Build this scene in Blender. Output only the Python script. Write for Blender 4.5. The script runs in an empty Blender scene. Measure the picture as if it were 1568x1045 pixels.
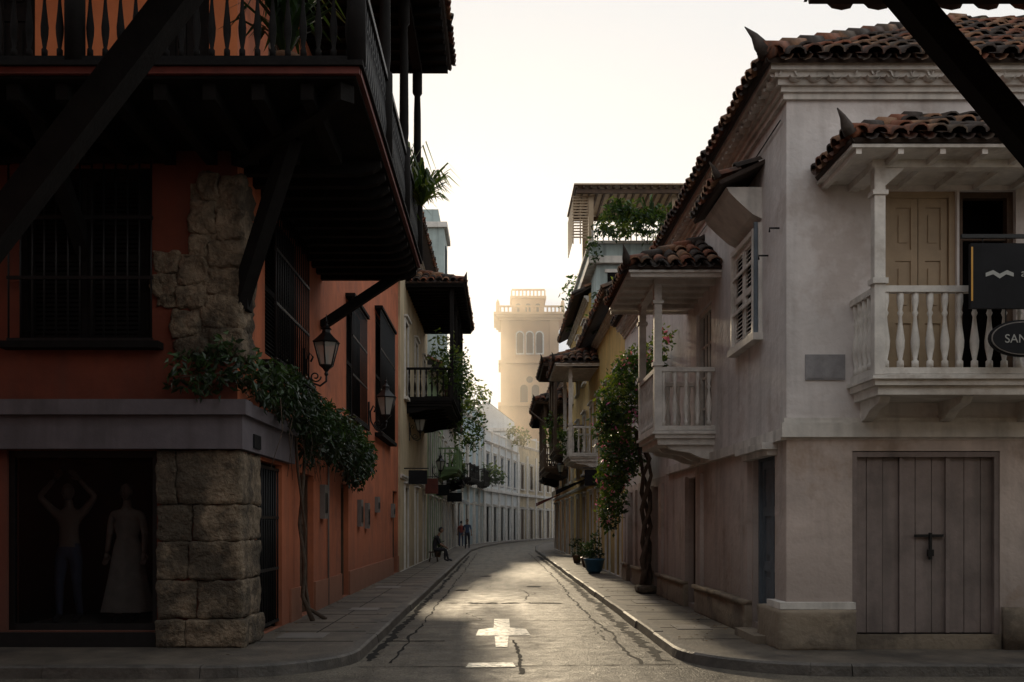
import bpy, bmesh, math, random
from mathutils import Vector, Matrix, noise
random.seed(7)
R=random.random
def U(a,b): return a+(b-a)*R()
scene=bpy.context.scene
scene.view_settings.view_transform='Standard'
scene.view_settings.look='None'
scene.view_settings.exposure=0

# ------------------------------------------------------------ materials
def M(name,c,r=.85,var=.25,sc=1.5,bump=.3,bs=40,stain=None,sa=.6,st_lo=.54,streak=0.,zg=0.,metal=0.,bd=.01,spec=.5):
    m=bpy.data.materials.new(name); m.use_nodes=True
    nt=m.node_tree; N=nt.nodes; Lk=nt.links
    b=N['Principled BSDF']; b.inputs['Roughness'].default_value=r; b.inputs['Metallic'].default_value=metal; b.inputs['Specular IOR Level'].default_value=spec
    tc=N.new('ShaderNodeTexCoord')
    def noi(scale,det=5,rough=.6,mp=None):
        n=N.new('ShaderNodeTexNoise'); n.inputs['Scale'].default_value=scale; n.inputs['Detail'].default_value=det; n.inputs['Roughness'].default_value=rough
        if mp:
            mm=N.new('ShaderNodeMapping'); mm.inputs['Scale'].default_value=mp; Lk.new(tc.outputs['Object'],mm.inputs['Vector']); Lk.new(mm.outputs[0],n.inputs['Vector'])
        else: Lk.new(tc.outputs['Object'],n.inputs['Vector'])
        return n
    def ramp(src,lo,hi,a=0.,bb=1.):
        q=N.new('ShaderNodeMapRange'); q.inputs[1].default_value=lo; q.inputs[2].default_value=hi; q.inputs[3].default_value=a; q.inputs[4].default_value=bb; Lk.new(src,q.inputs[0]); return q.outputs[0]
    def mix(f,a,bb,mode='MIX'):
        x=N.new('ShaderNodeMix'); x.data_type='RGBA'; x.blend_type=mode
        if isinstance(f,float): x.inputs[0].default_value=f
        else: Lk.new(f,x.inputs[0])
        for i,v in ((6,a),(7,bb)):
            if isinstance(v,tuple): x.inputs[i].default_value=v
            else: Lk.new(v,x.inputs[i])
        return x.outputs[2]
    c1=tuple(max(0,v*(1-var)) for v in c)+(1,); c2=tuple(min(1,v*(1+var*.5)) for v in c)+(1,)
    nA=noi(sc,4,.65)
    col=mix(ramp(nA.outputs[0],.32,.68),c1,c2)
    if stain:
        nB=noi(.9,5,.7); col=mix(ramp(nB.outputs[0],st_lo,st_lo+.1,0,sa),col,tuple(stain)+(1,))
    if streak>0:
        nC=noi(1.,3,.6,(3.5,3.5,.3)); f=ramp(nC.outputs[0],.48,.75,0,streak); col=mix(f,col,(.05,.045,.04,1))
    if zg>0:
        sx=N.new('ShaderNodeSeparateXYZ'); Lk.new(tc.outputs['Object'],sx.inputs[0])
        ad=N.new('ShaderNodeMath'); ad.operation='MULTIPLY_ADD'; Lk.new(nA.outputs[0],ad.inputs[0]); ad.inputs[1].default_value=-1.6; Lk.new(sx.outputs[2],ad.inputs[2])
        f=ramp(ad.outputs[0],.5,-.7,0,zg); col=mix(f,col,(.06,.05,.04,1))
    Lk.new(col,b.inputs['Base Color'])
    if bump>0:
        nD=noi(bs,3,.6); bp=N.new('ShaderNodeBump'); bp.inputs['Strength'].default_value=bump; bp.inputs['Distance'].default_value=bd
        Lk.new(nD.outputs[0],bp.inputs['Height']); Lk.new(bp.outputs[0],b.inputs['Normal'])
    return m
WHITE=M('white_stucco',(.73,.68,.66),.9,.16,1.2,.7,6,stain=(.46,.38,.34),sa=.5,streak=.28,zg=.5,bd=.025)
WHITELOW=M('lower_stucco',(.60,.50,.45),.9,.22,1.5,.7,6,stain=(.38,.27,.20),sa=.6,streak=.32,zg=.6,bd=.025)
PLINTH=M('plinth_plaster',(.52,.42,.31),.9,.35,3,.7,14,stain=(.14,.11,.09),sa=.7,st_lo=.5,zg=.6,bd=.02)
TRIM=M('white_trim',(.73,.69,.64),.75,.2,3,.4,14,streak=.4,bd=.015)
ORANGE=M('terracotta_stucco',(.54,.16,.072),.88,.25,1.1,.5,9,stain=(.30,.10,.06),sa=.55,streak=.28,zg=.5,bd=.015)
ORANGE_SHADED=M('terracotta_shaded_stucco',(.17,.042,.022),.9,.3,1.1,.5,9,stain=(.10,.03,.02),sa=.5,streak=.3,zg=.5,bd=.015)  # darker copy of the side stucco; front-wall shade painted into the colour
ORANGE_LIT=M('orange_lit_plaster',(.72,.23,.09),.9,.15,1.5,.2)  # brighter orange stands in for light on the wall behind the balcony rail
ORANGEPL=M('terracotta_plinth',(.46,.18,.10),.9,.3,3,.5,18,zg=.5)
LINTEL=M('grey_lintel_paint',(.15,.13,.145),.8,.25,2,.3,streak=.5)
STONE=M('coral_stone',(.25,.19,.13),.95,.65,5,1.,16,stain=(.06,.048,.035),sa=.85,st_lo=.46,bd=.06)
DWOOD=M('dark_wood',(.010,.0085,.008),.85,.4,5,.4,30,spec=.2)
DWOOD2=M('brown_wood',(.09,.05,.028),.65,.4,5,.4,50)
REDTRIM=M('red_trim_paint',(.15,.03,.02),.6,.3,4,.2)
WWOOD=M('white_painted_wood',(.70,.66,.61),.6,.22,4,.3,40,stain=(.34,.28,.23),sa=.6)
BWOOD=M('blue_grey_wood',(.13,.16,.19),.6,.25,4,.3)
BEIGE=M('beige_door_paint',(.42,.31,.20),.6,.15,3,.2)
GDOOR=M('mauve_plank_paint',(.25,.20,.185),.7,.28,2.5,.4,30,streak=.55)
IRON=M('black_iron',(.012,.012,.013),.5,.3,8,.2,metal=.3)
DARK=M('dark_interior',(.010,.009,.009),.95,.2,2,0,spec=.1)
T1=M('roof_tile_red',(.22,.08,.042),.85,.45,6,.5,30,stain=(.05,.04,.035),sa=.85,st_lo=.46)
T2=M('roof_tile_ochre',(.26,.135,.075),.85,.45,6,.5,30,stain=(.06,.05,.04),sa=.85,st_lo=.47)
T3=M('roof_tile_mossy',(.06,.045,.038),.9,.5,7,.5,30)
TILES=[('tiles_red',T1),('tiles_ochre',T2),('tiles_mossy',T3)]
ROOFB=M('roof_underlay',(.05,.035,.028),.95,.3,4,.3)
CREAM=M('cream_stucco',(.58,.47,.31),.9,.2,1,.3,stain=(.3,.22,.14),sa=.4,streak=.3,zg=.4)
YELLOW=M('yellow_stucco',(.64,.43,.15),.9,.2,1,.3,stain=(.35,.25,.12),sa=.4,streak=.35,zg=.4)
GREEN=M('green_stucco',(.18,.27,.13),.9,.2,1,.3,streak=.3,zg=.4)
TEAL=M('teal_grey_stucco',(.40,.47,.46),.9,.2,1,.3,streak=.5)
PALE=M('pale_blue_white_stucco',(.66,.68,.68),.9,.12,1,.2,streak=.2,zg=.4)
BLUEW=M('light_blue_stucco',(.42,.52,.57),.9,.12,1,.2,streak=.2,zg=.4)
GREYW=M('grey_stucco',(.38,.37,.36),.9,.2,1,.3,streak=.4,zg=.5)
PINK=M('pink_red_stucco',(.45,.14,.10),.9,.2,1,.3,zg=.3)
OCHRE=M('ochre_stucco',(.60,.32,.12),.9,.2,1,.3,streak=.3,zg=.4)
TOWERM=M('tower_ochre_stone',(.55,.33,.17),.9,.15,.4,.2)
TOWERD=M('tower_openings_shade',(.10,.06,.04),.9,.15,.4,.0)
SIDEW=M('pavement_concrete',(.14,.115,.09),.6,.45,2.2,.8,25,stain=(.05,.045,.04),sa=.7,st_lo=.5,bd=.014)
KERB=M('kerb_stone',(.12,.105,.09),.6,.5,3,.7,20,stain=(.05,.045,.04),sa=.6,bd=.02)
TAR=M('tar_crack',(.014,.013,.012),.8,.3,5,.4,spec=.2)
BLUEPOT=M('blue_glaze',(.03,.11,.19),.4,.2,4,.1)
BARK=M('vine_bark',(.10,.07,.05),.95,.4,10,.8,30)
SKIN=M('skin',(.30,.17,.11),.6,.1,8,0)
CLOTHD=M('dark_cloth',(.03,.03,.04),.9,.2,8,.1)
CLOTHB=M('blue_cloth',(.06,.09,.16),.9,.2,8,.1)
CLOTHR=M('red_cloth',(.30,.06,.05),.9,.2,8,.1)
CLOTHW=M('pale_cloth',(.30,.28,.26),.9,.2,8,.1)
MANNEQ=M('mannequin_resin',(.22,.18,.16),.5,.1,8,0)
METER=M('meter_box_grey',(.20,.18,.165),.6,.2,5,.2)
PLAQUE=M('slate_plaque',(.30,.29,.30),.7,.25,6,.3)
SIGNM=M('sign_black_paint',(.010,.010,.012),.7,.3,4,.1,spec=.2)
SIGNL=M('sign_pale_paint',(.35,.35,.33),.6,.1,4,0)
GOLD=M('sign_amber_paint',(.6,.30,.04),.5,.1,4,0)
def leafmat(name,c,tr=.4,r=.38):
    m=bpy.data.materials.new(name); m.use_nodes=True; nt=m.node_tree; N=nt.nodes; L=nt.links
    b=N['Principled BSDF']; b.inputs['Roughness'].default_value=r
    n=N.new('ShaderNodeTexNoise'); n.inputs['Scale'].default_value=6; n.inputs['Detail'].default_value=1; tc=N.new('ShaderNodeTexCoord'); L.new(tc.outputs['Object'],n.inputs['Vector'])
    x=N.new('ShaderNodeMix'); x.data_type='RGBA'; L.new(n.outputs[0],x.inputs[0])
    x.inputs[6].default_value=tuple(v*.5 for v in c)+(1,); x.inputs[7].default_value=tuple(v*1.5 for v in c)+(1,)
    L.new(x.outputs[2],b.inputs['Base Color'])
    t=N.new('ShaderNodeBsdfTranslucent'); t.inputs[0].default_value=(c[0]*2.6,c[1]*2.6,c[2]*1.,1)
    s=N.new('ShaderNodeMixShader'); s.inputs[0].default_value=tr; L.new(b.outputs[0],s.inputs[1]); L.new(t.outputs[0],s.inputs[2])
    L.new(s.outputs[0],N['Material Output'].inputs[0]); return m
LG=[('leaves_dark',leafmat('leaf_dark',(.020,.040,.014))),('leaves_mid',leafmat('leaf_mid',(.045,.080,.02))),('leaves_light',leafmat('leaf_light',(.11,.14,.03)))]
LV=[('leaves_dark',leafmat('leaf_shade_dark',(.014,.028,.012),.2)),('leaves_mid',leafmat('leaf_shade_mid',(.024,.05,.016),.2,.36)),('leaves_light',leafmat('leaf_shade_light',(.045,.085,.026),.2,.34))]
FLOWER=('flowers',leafmat('flower_pink',(.62,.16,.40),.2))
def glassmat(name,c,r=.08,alpha=.35):
    m=bpy.data.materials.new(name); m.use_nodes=True; nt=m.node_tree; N=nt.nodes; L=nt.links
    b=N['Principled BSDF']; b.inputs['Roughness'].default_value=r; b.inputs['Base Color'].default_value=c+(1,)
    t=N.new('ShaderNodeBsdfTransparent'); s=N.new('ShaderNodeMixShader'); s.inputs[0].default_value=alpha
    L.new(t.outputs[0],s.inputs[1]); L.new(b.outputs[0],s.inputs[2]); L.new(s.outputs[0],N['Material Output'].inputs[0]); return m
GLASS=glassmat('window_glass',(.006,.006,.007),.05,.33)
LGLASS=glassmat('lantern_glass',(.55,.55,.50),.2,.5)
DGLASS=M('dark_window_glass',(.02,.023,.027),.12,.1,1,0)
def roadmat():
    m=bpy.data.materials.new('road_worn_concrete'); m.use_nodes=True; nt=m.node_tree; N=nt.nodes; L=nt.links
    b=N['Principled BSDF']; tc=N.new('ShaderNodeTexCoord')
    def noi(s,d,r,mp=None):
        n=N.new('ShaderNodeTexNoise'); n.inputs['Scale'].default_value=s; n.inputs['Detail'].default_value=d; n.inputs['Roughness'].default_value=r
        if mp:
            q=N.new('ShaderNodeMapping'); q.inputs['Scale'].default_value=mp; L.new(tc.outputs['Object'],q.inputs[0]); L.new(q.outputs[0],n.inputs['Vector'])
        else: L.new(tc.outputs['Object'],n.inputs['Vector'])
        return n.outputs[0]
    def mr(s,a,bb,c,d):
        q=N.new('ShaderNodeMapRange'); q.inputs[1].default_value=a;q.inputs[2].default_value=bb;q.inputs[3].default_value=c;q.inputs[4].default_value=d; L.new(s,q.inputs[0]); return q.outputs[0]
    a=noi(.9,6,.7); s=noi(1,4,.6,(3.,.22,1)); f=noi(38,3,.75); g=noi(3.3,4,.7)
    x=N.new('ShaderNodeMix'); x.data_type='RGBA'; L.new(mr(a,.35,.65,0,1),x.inputs[0]); x.inputs[6].default_value=(.10,.086,.068,1); x.inputs[7].default_value=(.20,.172,.132,1)
    y=N.new('ShaderNodeMix'); y.data_type='RGBA'; L.new(mr(s,.48,.68,0,.6),y.inputs[0]); L.new(x.outputs[2],y.inputs[6]); y.inputs[7].default_value=(.05,.044,.036,1)
    z=N.new('ShaderNodeMix'); z.data_type='RGBA'; z.blend_type='MULTIPLY'; z.inputs[0].default_value=1; L.new(y.outputs[2],z.inputs[6]); L.new(mr(f,.3,.7,.35,1.6),z.inputs[7])
    L.new(z.outputs[2],b.inputs['Base Color'])
    L.new(mr(g,.3,.7,.62,.42),b.inputs['Roughness']); b.inputs['Specular IOR Level'].default_value=.22
    ad=N.new('ShaderNodeMath'); ad.operation='MULTIPLY_ADD'; L.new(g,ad.inputs[0]); ad.inputs[1].default_value=2.; L.new(f,ad.inputs[2])
    bp=N.new('ShaderNodeBump'); bp.inputs['Strength'].default_value=1.; bp.inputs['Distance'].default_value=.014; L.new(ad.outputs[0],bp.inputs['Height']); L.new(bp.outputs[0],b.inputs['Normal'])
    return m
ROAD=roadmat()
def paintmat():
    m=bpy.data.materials.new('worn_road_paint'); m.use_nodes=True; nt=m.node_tree; N=nt.nodes; L=nt.links
    b=N['Principled BSDF']; b.inputs['Base Color'].default_value=(.80,.76,.66,1); b.inputs['Roughness'].default_value=.42
    tc=N.new('ShaderNodeTexCoord'); n=N.new('ShaderNodeTexNoise'); n.inputs['Scale'].default_value=9; n.inputs['Detail'].default_value=6; n.inputs['Roughness'].default_value=.75; L.new(tc.outputs['Object'],n.inputs['Vector'])
    q=N.new('ShaderNodeMapRange'); q.inputs[1].default_value=.36;q.inputs[2].default_value=.52; q.inputs[3].default_value=.15; q.inputs[4].default_value=.92; L.new(n.outputs[0],q.inputs[0])
    t=N.new('ShaderNodeBsdfTransparent'); s=N.new('ShaderNodeMixShader'); L.new(q.outputs[0],s.inputs[0]); L.new(t.outputs[0],s.inputs[1]); L.new(b.outputs[0],s.inputs[2]); L.new(s.outputs[0],N['Material Output'].inputs[0]); return m
PAINT=paintmat()

# ------------------------------------------------------------ geometry kit
class F:
    def __init__(s,o,u,n):
        s.o=o; l=math.hypot(*u); s.u=(u[0]/l,u[1]/l); l=math.hypot(*n); s.n=(n[0]/l,n[1]/l)
    def p(s,a,d,z): return Vector((s.o[0]+s.u[0]*a+s.n[0]*d, s.o[1]+s.u[1]*a+s.n[1]*d, z))
WORLD=F((0,0),(1,0),(0,1))
def seg(p,q,side=1):
    u=Vector((q[0]-p[0],q[1]-p[1])); n=(u.y*side,-u.x*side); return F(p,(u.x,u.y),n), u.length
class Thing:
    def __init__(s,name): s.name=name; s.parts={}
    def part(s,name,mat,smooth=False):
        k=(name,mat.name)
        if k not in s.parts: s.parts[k]=[[],[],mat,smooth]
        return s.parts[k]
    def add(s,name,mat,vs,fs,smooth=False):
        P=s.part(name,mat,smooth); k=len(P[0]); P[0].extend([tuple(v) for v in vs]); P[1].extend([tuple(i+k for i in f) for f in fs])
    def box(s,name,mat,fr,a0,a1,d0,d1,z0,z1):
        vs=[fr.p(a,d,z) for z in (z0,z1) for (a,d) in ((a0,d0),(a1,d0),(a1,d1),(a0,d1))]
        s.add(name,mat,vs,[(0,3,2,1),(4,5,6,7),(0,1,5,4),(1,2,6,5),(2,3,7,6),(3,0,4,7)])
    def quad(s,name,mat,*ps): s.add(name,mat,ps,[tuple(range(len(ps)))])
    def beam(s,name,mat,p,q,w,h,up=Vector((0,0,1))):
        p=Vector(p);q=Vector(q); d=(q-p).normalized(); r=d.cross(up)
        if r.length<1e-3: r=Vector((1,0,0))
        r.normalize(); t=r.cross(d)
        vs=[c+r*(i*w/2)+t*(j*h/2) for c in (p,q) for i,j in ((-1,-1),(1,-1),(1,1),(-1,1))]
        s.add(name,mat,vs,[(0,3,2,1),(4,5,6,7),(0,1,5,4),(1,2,6,5),(2,3,7,6),(3,0,4,7)])
    def tube(s,name,mat,pts,rad,seg=6):
        pts=[Vector(p) for p in pts]; n=len(pts); rr=rad if isinstance(rad,(list,tuple)) else [rad]*n
        vs=[];fs=[]
        prev=None
        for i,p in enumerate(pts):
            d=(pts[min(i+1,n-1)]-pts[max(i-1,0)]).normalized()
            ref=prev if prev is not None else (Vector((0,0,1)) if abs(d.z)<.9 else Vector((1,0,0)))
            a=(ref-d*ref.dot(d)).normalized(); prev=a; b=d.cross(a)
            for k in range(seg):
                t=2*math.pi*k/seg; vs.append(p+a*math.cos(t)*rr[i]+b*math.sin(t)*rr[i])
        for i in range(n-1):
            for k in range(seg):
                k2=(k+1)%seg; fs.append((i*seg+k,i*seg+k2,(i+1)*seg+k2,(i+1)*seg+k))
        fs.append(tuple(range(seg))[::-1]); fs.append(tuple(range((n-1)*seg,n*seg)))
        s.add(name,mat,vs,fs,True)
    def lathe(s,name,mat,c,prof,seg=8,smooth=True):
        vs=[];fs=[]
        for r,z in prof:
            for k in range(seg):
                t=2*math.pi*(k+.5)/seg; vs.append((c[0]+r*math.cos(t),c[1]+r*math.sin(t),c[2]+z))
        for i in range(len(prof)-1):
            for k in range(seg):
                k2=(k+1)%seg; fs.append((i*seg+k,i*seg+k2,(i+1)*seg+k2,(i+1)*seg+k))
        fs.append(tuple(range(seg))[::-1]); fs.append(tuple(range((len(prof)-1)*seg,len(prof)*seg)))
        s.add(name,mat,vs,fs,smooth)
    def wall(s,name,mat,fr,a0,a1,z0,z1,holes=(),depth=.25,d=0.):
        As=sorted({a0,a1}|{h[i] for h in holes for i in (0,1)}); Zs=sorted({z0,z1}|{h[i] for h in holes for i in (2,3)})
        As=[a for a in As if a0<=a<=a1]; Zs=[z for z in Zs if z0<=z<=z1]
        for i in range(len(As)-1):
            for j in range(len(Zs)-1):
                am=(As[i]+As[i+1])/2; zm=(Zs[j]+Zs[j+1])/2
                if any(h[0]<am<h[1] and h[2]<zm<h[3] for h in holes): continue
                s.quad(name,mat,fr.p(As[i],d,Zs[j]),fr.p(As[i+1],d,Zs[j]),fr.p(As[i+1],d,Zs[j+1]),fr.p(As[i],d,Zs[j+1]))
        for h in holes:
            E=h[4] if len(h)>4 else .45
            c=[(h[0],h[2]),(h[1],h[2]),(h[1],h[3]),(h[0],h[3])]
            for k in range(4):
                p,q=c[k],c[(k+1)%4]
                s.quad(name,mat,fr.p(p[0],d,p[1]),fr.p(q[0],d,q[1]),fr.p(q[0],d-depth,q[1]),fr.p(p[0],d-depth,p[1]))
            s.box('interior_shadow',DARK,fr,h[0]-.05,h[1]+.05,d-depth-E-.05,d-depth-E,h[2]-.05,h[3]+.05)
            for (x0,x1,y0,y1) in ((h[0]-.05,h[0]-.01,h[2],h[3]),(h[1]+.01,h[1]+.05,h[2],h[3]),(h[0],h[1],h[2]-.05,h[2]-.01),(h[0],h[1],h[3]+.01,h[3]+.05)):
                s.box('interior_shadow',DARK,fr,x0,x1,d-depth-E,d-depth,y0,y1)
    def rock(s,name,mat,fr,a0,a1,d0,d1,z0,z1,j=.02,n=4,rnd=.06,fq=5):
        bm=bmesh.new(); bmesh.ops.create_cube(bm,size=1); bmesh.ops.subdivide_edges(bm,edges=bm.edges[:],cuts=n,use_grid_fill=True)
        sa,sd,sz=abs(a1-a0),abs(d1-d0),z1-z0; off=Vector((U(0,99),U(0,99),U(0,99)))
        bm.verts.index_update(); vs=[]
        for v in bm.verts:
            c=v.co.copy(); k=Vector([1 if abs(abs(c[i])-.5)<.01 else 0 for i in range(3)])
            ed=sum(k); q=Vector((c.x*sa,c.y*sd,c.z*sz))
            if ed>=2: q-=Vector((math.copysign(rnd*.35,q.x) if k.x else 0,math.copysign(rnd*.35,q.y) if k.y else 0,math.copysign(rnd*.35,q.z) if k.z else 0))*(1 if ed==2 else 1.5)
            q+=Vector(noise.noise_vector(q*fq+off))*j*1.5+Vector(noise.noise_vector(q*fq*4+off))*j*.8
            vs.append(fr.p((a0+a1)/2+q.x,(d0+d1)/2+q.y,(z0+z1)/2+q.z))
        s.add(name,mat,vs,[tuple(v.index for v in f.verts) for f in bm.faces],True); bm.free()
    def leaves(s,mats,blobs,n,size,flowers=0,elong=1.6,droop=0.):
        tot=sum(b[1][0]*b[1][1]*b[1][2] for b in blobs)
        for (c,r) in blobs:
            k=int(n*(r[0]*r[1]*r[2])/tot)+1
            offs=Vector((U(0,50),U(0,50),U(0,50)))
            for _ in range(k):
                while True:
                    v=Vector((U(-1,1),U(-1,1),U(-1,1)))
                    if v.length<=1: break
                v=v.normalized()*(v.length**.5)*U(.7,1.2)
                if noise.noise(v*1.8+offs)<-.12 and R()<.85: continue
                p=Vector((c[0]+v.x*r[0],c[1]+v.y*r[1],c[2]+v.z*r[2]))
                L=size*U(.6,1.3); d=Vector((U(-1,1),U(-1,1),U(-1,.6)-droop)).normalized(); w=d.cross(Vector((U(-1,1),U(-1,1),U(-1,1)))).normalized()*L/elong/1.3
                nn=d.cross(w).normalized()*L*.12
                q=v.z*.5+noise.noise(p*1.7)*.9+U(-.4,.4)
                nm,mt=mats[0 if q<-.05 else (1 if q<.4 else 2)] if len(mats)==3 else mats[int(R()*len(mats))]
                if flowers and v.length>.55 and (noise.noise(p*3.1)>.22 and R()<flowers*7 or R()<flowers*.4): nm,mt=FLOWER
                s.add(nm,mt,[p,p+d*L*.45+w*.5+nn,p+d*L,p+d*L*.45-w*.5+nn],[(0,1,2),(0,2,3)])
    def done(s,smooth_all=False):
        allv=[v for P in s.parts.values() for v in P[0]]
        mn=[min(v[i] for v in allv) for i in range(3)]; mx=[max(v[i] for v in allv) for i in range(3)]
        c=Vector(((mn[0]+mx[0])/2,(mn[1]+mx[1])/2,mn[2]))
        e=bpy.data.objects.new(s.name,None); e.location=c; e.empty_display_size=.3; scene.collection.objects.link(e)
        inv=Matrix.Translation(-c)
        for (nm,_),(vs,fs,mt,sm) in s.parts.items():
            me=bpy.data.meshes.new(nm); me.from_pydata(vs,[],fs); me.materials.append(mt)
            if sm: me.polygons.foreach_set('use_smooth',[True]*len(me.polygons))
            me.update(); o=bpy.data.objects.new(nm,me); scene.collection.objects.link(o); o.parent=e; o.matrix_parent_inverse=inv
        s.root=e; return e
def single(name,mat,vs,fs):
    me=bpy.data.meshes.new(name); me.from_pydata([tuple(v) for v in vs],[],fs); me.materials.append(mat); me.update()
    o=bpy.data.objects.new(name,me); scene.collection.objects.link(o); return o

# --- roof of barrel tiles
def tiles(th,p0,p1,up,hip0=False,hip1=False,sp=.2,tl=.38,mats=TILES,base=True,maxlen=None,seg=5,wts=(.35,.25,.4)):
    p0=Vector(p0);p1=Vector(p1);up=Vector(up); L=(p1-p0).length; e=(p1-p0)/L
    run=Vector((up.x,up.y,0)).length; sl=up.length; ud=up/sl; n=e.cross(ud); 
    if n.z<0: n=-n
    if base:
        q0=p0+up+(e*run if hip0 else Vector()); q1=p1+up-(e*run if hip1 else Vector())
        if (q1-q0).dot(e)<0: q0=q1=(q0+q1)/2
        a=n*-.02; b=n*-.07
        vs=[p0+a,p1+a,q1+a,q0+a,p0+b,p1+b,q1+b,q0+b]
        th.add('roof_deck',ROOFB,vs,[(0,1,2,3),(7,6,5,4),(0,4,5,1),(1,5,6,2),(3,2,6,7),(0,3,7,4)])
    nc=max(1,int(L/sp)); r0=sp*.47
    for i in range(nc):
        s_=(i+.5)*L/nc; lim=run
        if hip0: lim=min(lim,s_)
        if hip1: lim=min(lim,L-s_)
        ln=lim/run*sl
        if maxlen: ln=min(ln,maxlen)
        k=max(1,int(ln/tl+.4)); 
        for j in range(k):
            st=j*tl-.03+U(-.025,.025); en=st+tl+.05
            if en>ln+.1: en=ln+.05
            if en-st<.08: continue
            jit=U(-.018,.018); tl_=U(-.012,.025)
            nm,mt=random.choices(mats,weights=wts[:len(mats)])[0]
            vs=[]
            for (t,rr,hh) in ((st,r0*1.06,.028+tl_),(en,r0*.86,.0)):
                c=p0+e*(s_+jit)+ud*t+n*(hh)
                for m in range(seg+1):
                    A=math.pi*m/seg; vs.append(c-e*math.cos(A)*rr+n*math.sin(A)*rr*.85)
            k1=seg+1
            fs=[(m,m+1,k1+m+1,k1+m) for m in range(seg)]
            c=p0+e*(s_+jit)+ud*st+n*(.028+tl_); b0=len(vs)
            for m in range(seg+1):
                A=math.pi*m/seg; vs.append(c-e*math.cos(A)*r0*.86+n*math.sin(A)*r0*.85*.8)
            fs+=[(m,b0+m,b0+m+1,m+1) for m in range(seg)]
            th.add(nm,mt,vs,fs,True)
        if i<nc-1:
            vs=[];c0=p0+e*(s_+L/nc/2)
            for t in (-.07,.25):
                c=c0+ud*t+n*.03
                for m in range(5):
                    A=math.pi*m/4; vs.append(c-e*math.cos(A)*r0*.8-n*math.sin(A)*r0*.6)
            nm,mt=random.choice(mats); th.add(nm,mt,vs,[(m,m+1,5+m+1,5+m) for m in range(4)],True)
def horn(th,p,d,mat=T3,s=1.):
    p=Vector(p); d=Vector(d).normalized()
    pts=[p, p+d*.08*s+Vector((0,0,.1*s)), p+d*.14*s+Vector((0,0,.2*s)), p+d*.24*s+Vector((0,0,.30*s))]
    th.tube('roof_horn',mat,pts,[.09*s,.075*s,.04*s,.006],6)

BAL=[(.030,0),(.030,.09),(.017,.11),(.036,.27),(.039,.36),(.022,.56),(.014,.68),(.027,.73),(.016,.77),(.030,.88),(.030,1)]
def baluster(th,mat,p,h,k=1.,seg=7):
    th.lathe('balusters',mat,p,[(r*k,z*h) for r,z in BAL],seg)
def railing(th,mat,p,q,z0,h,sp=.16,k=1.,seg=7,ends=True):
    p=Vector((p[0],p[1],0));q=Vector((q[0],q[1],0)); d=q-p; L=d.length; n=max(1,int(round(L/sp)))
    for i in range(n):
        c=p+d*((i+.5)/n); baluster(th,mat,(c.x,c.y,z0+.075),h-.145,k,seg)
    Z=Vector((0,0,1))
    th.beam('hand_rail',mat,p+Z*(z0+h-.035),q+Z*(z0+h-.035),.10,.07)
    th.beam('bottom_rail',mat,p+Z*(z0+.04),q+Z*(z0+.04),.09,.07)

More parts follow.
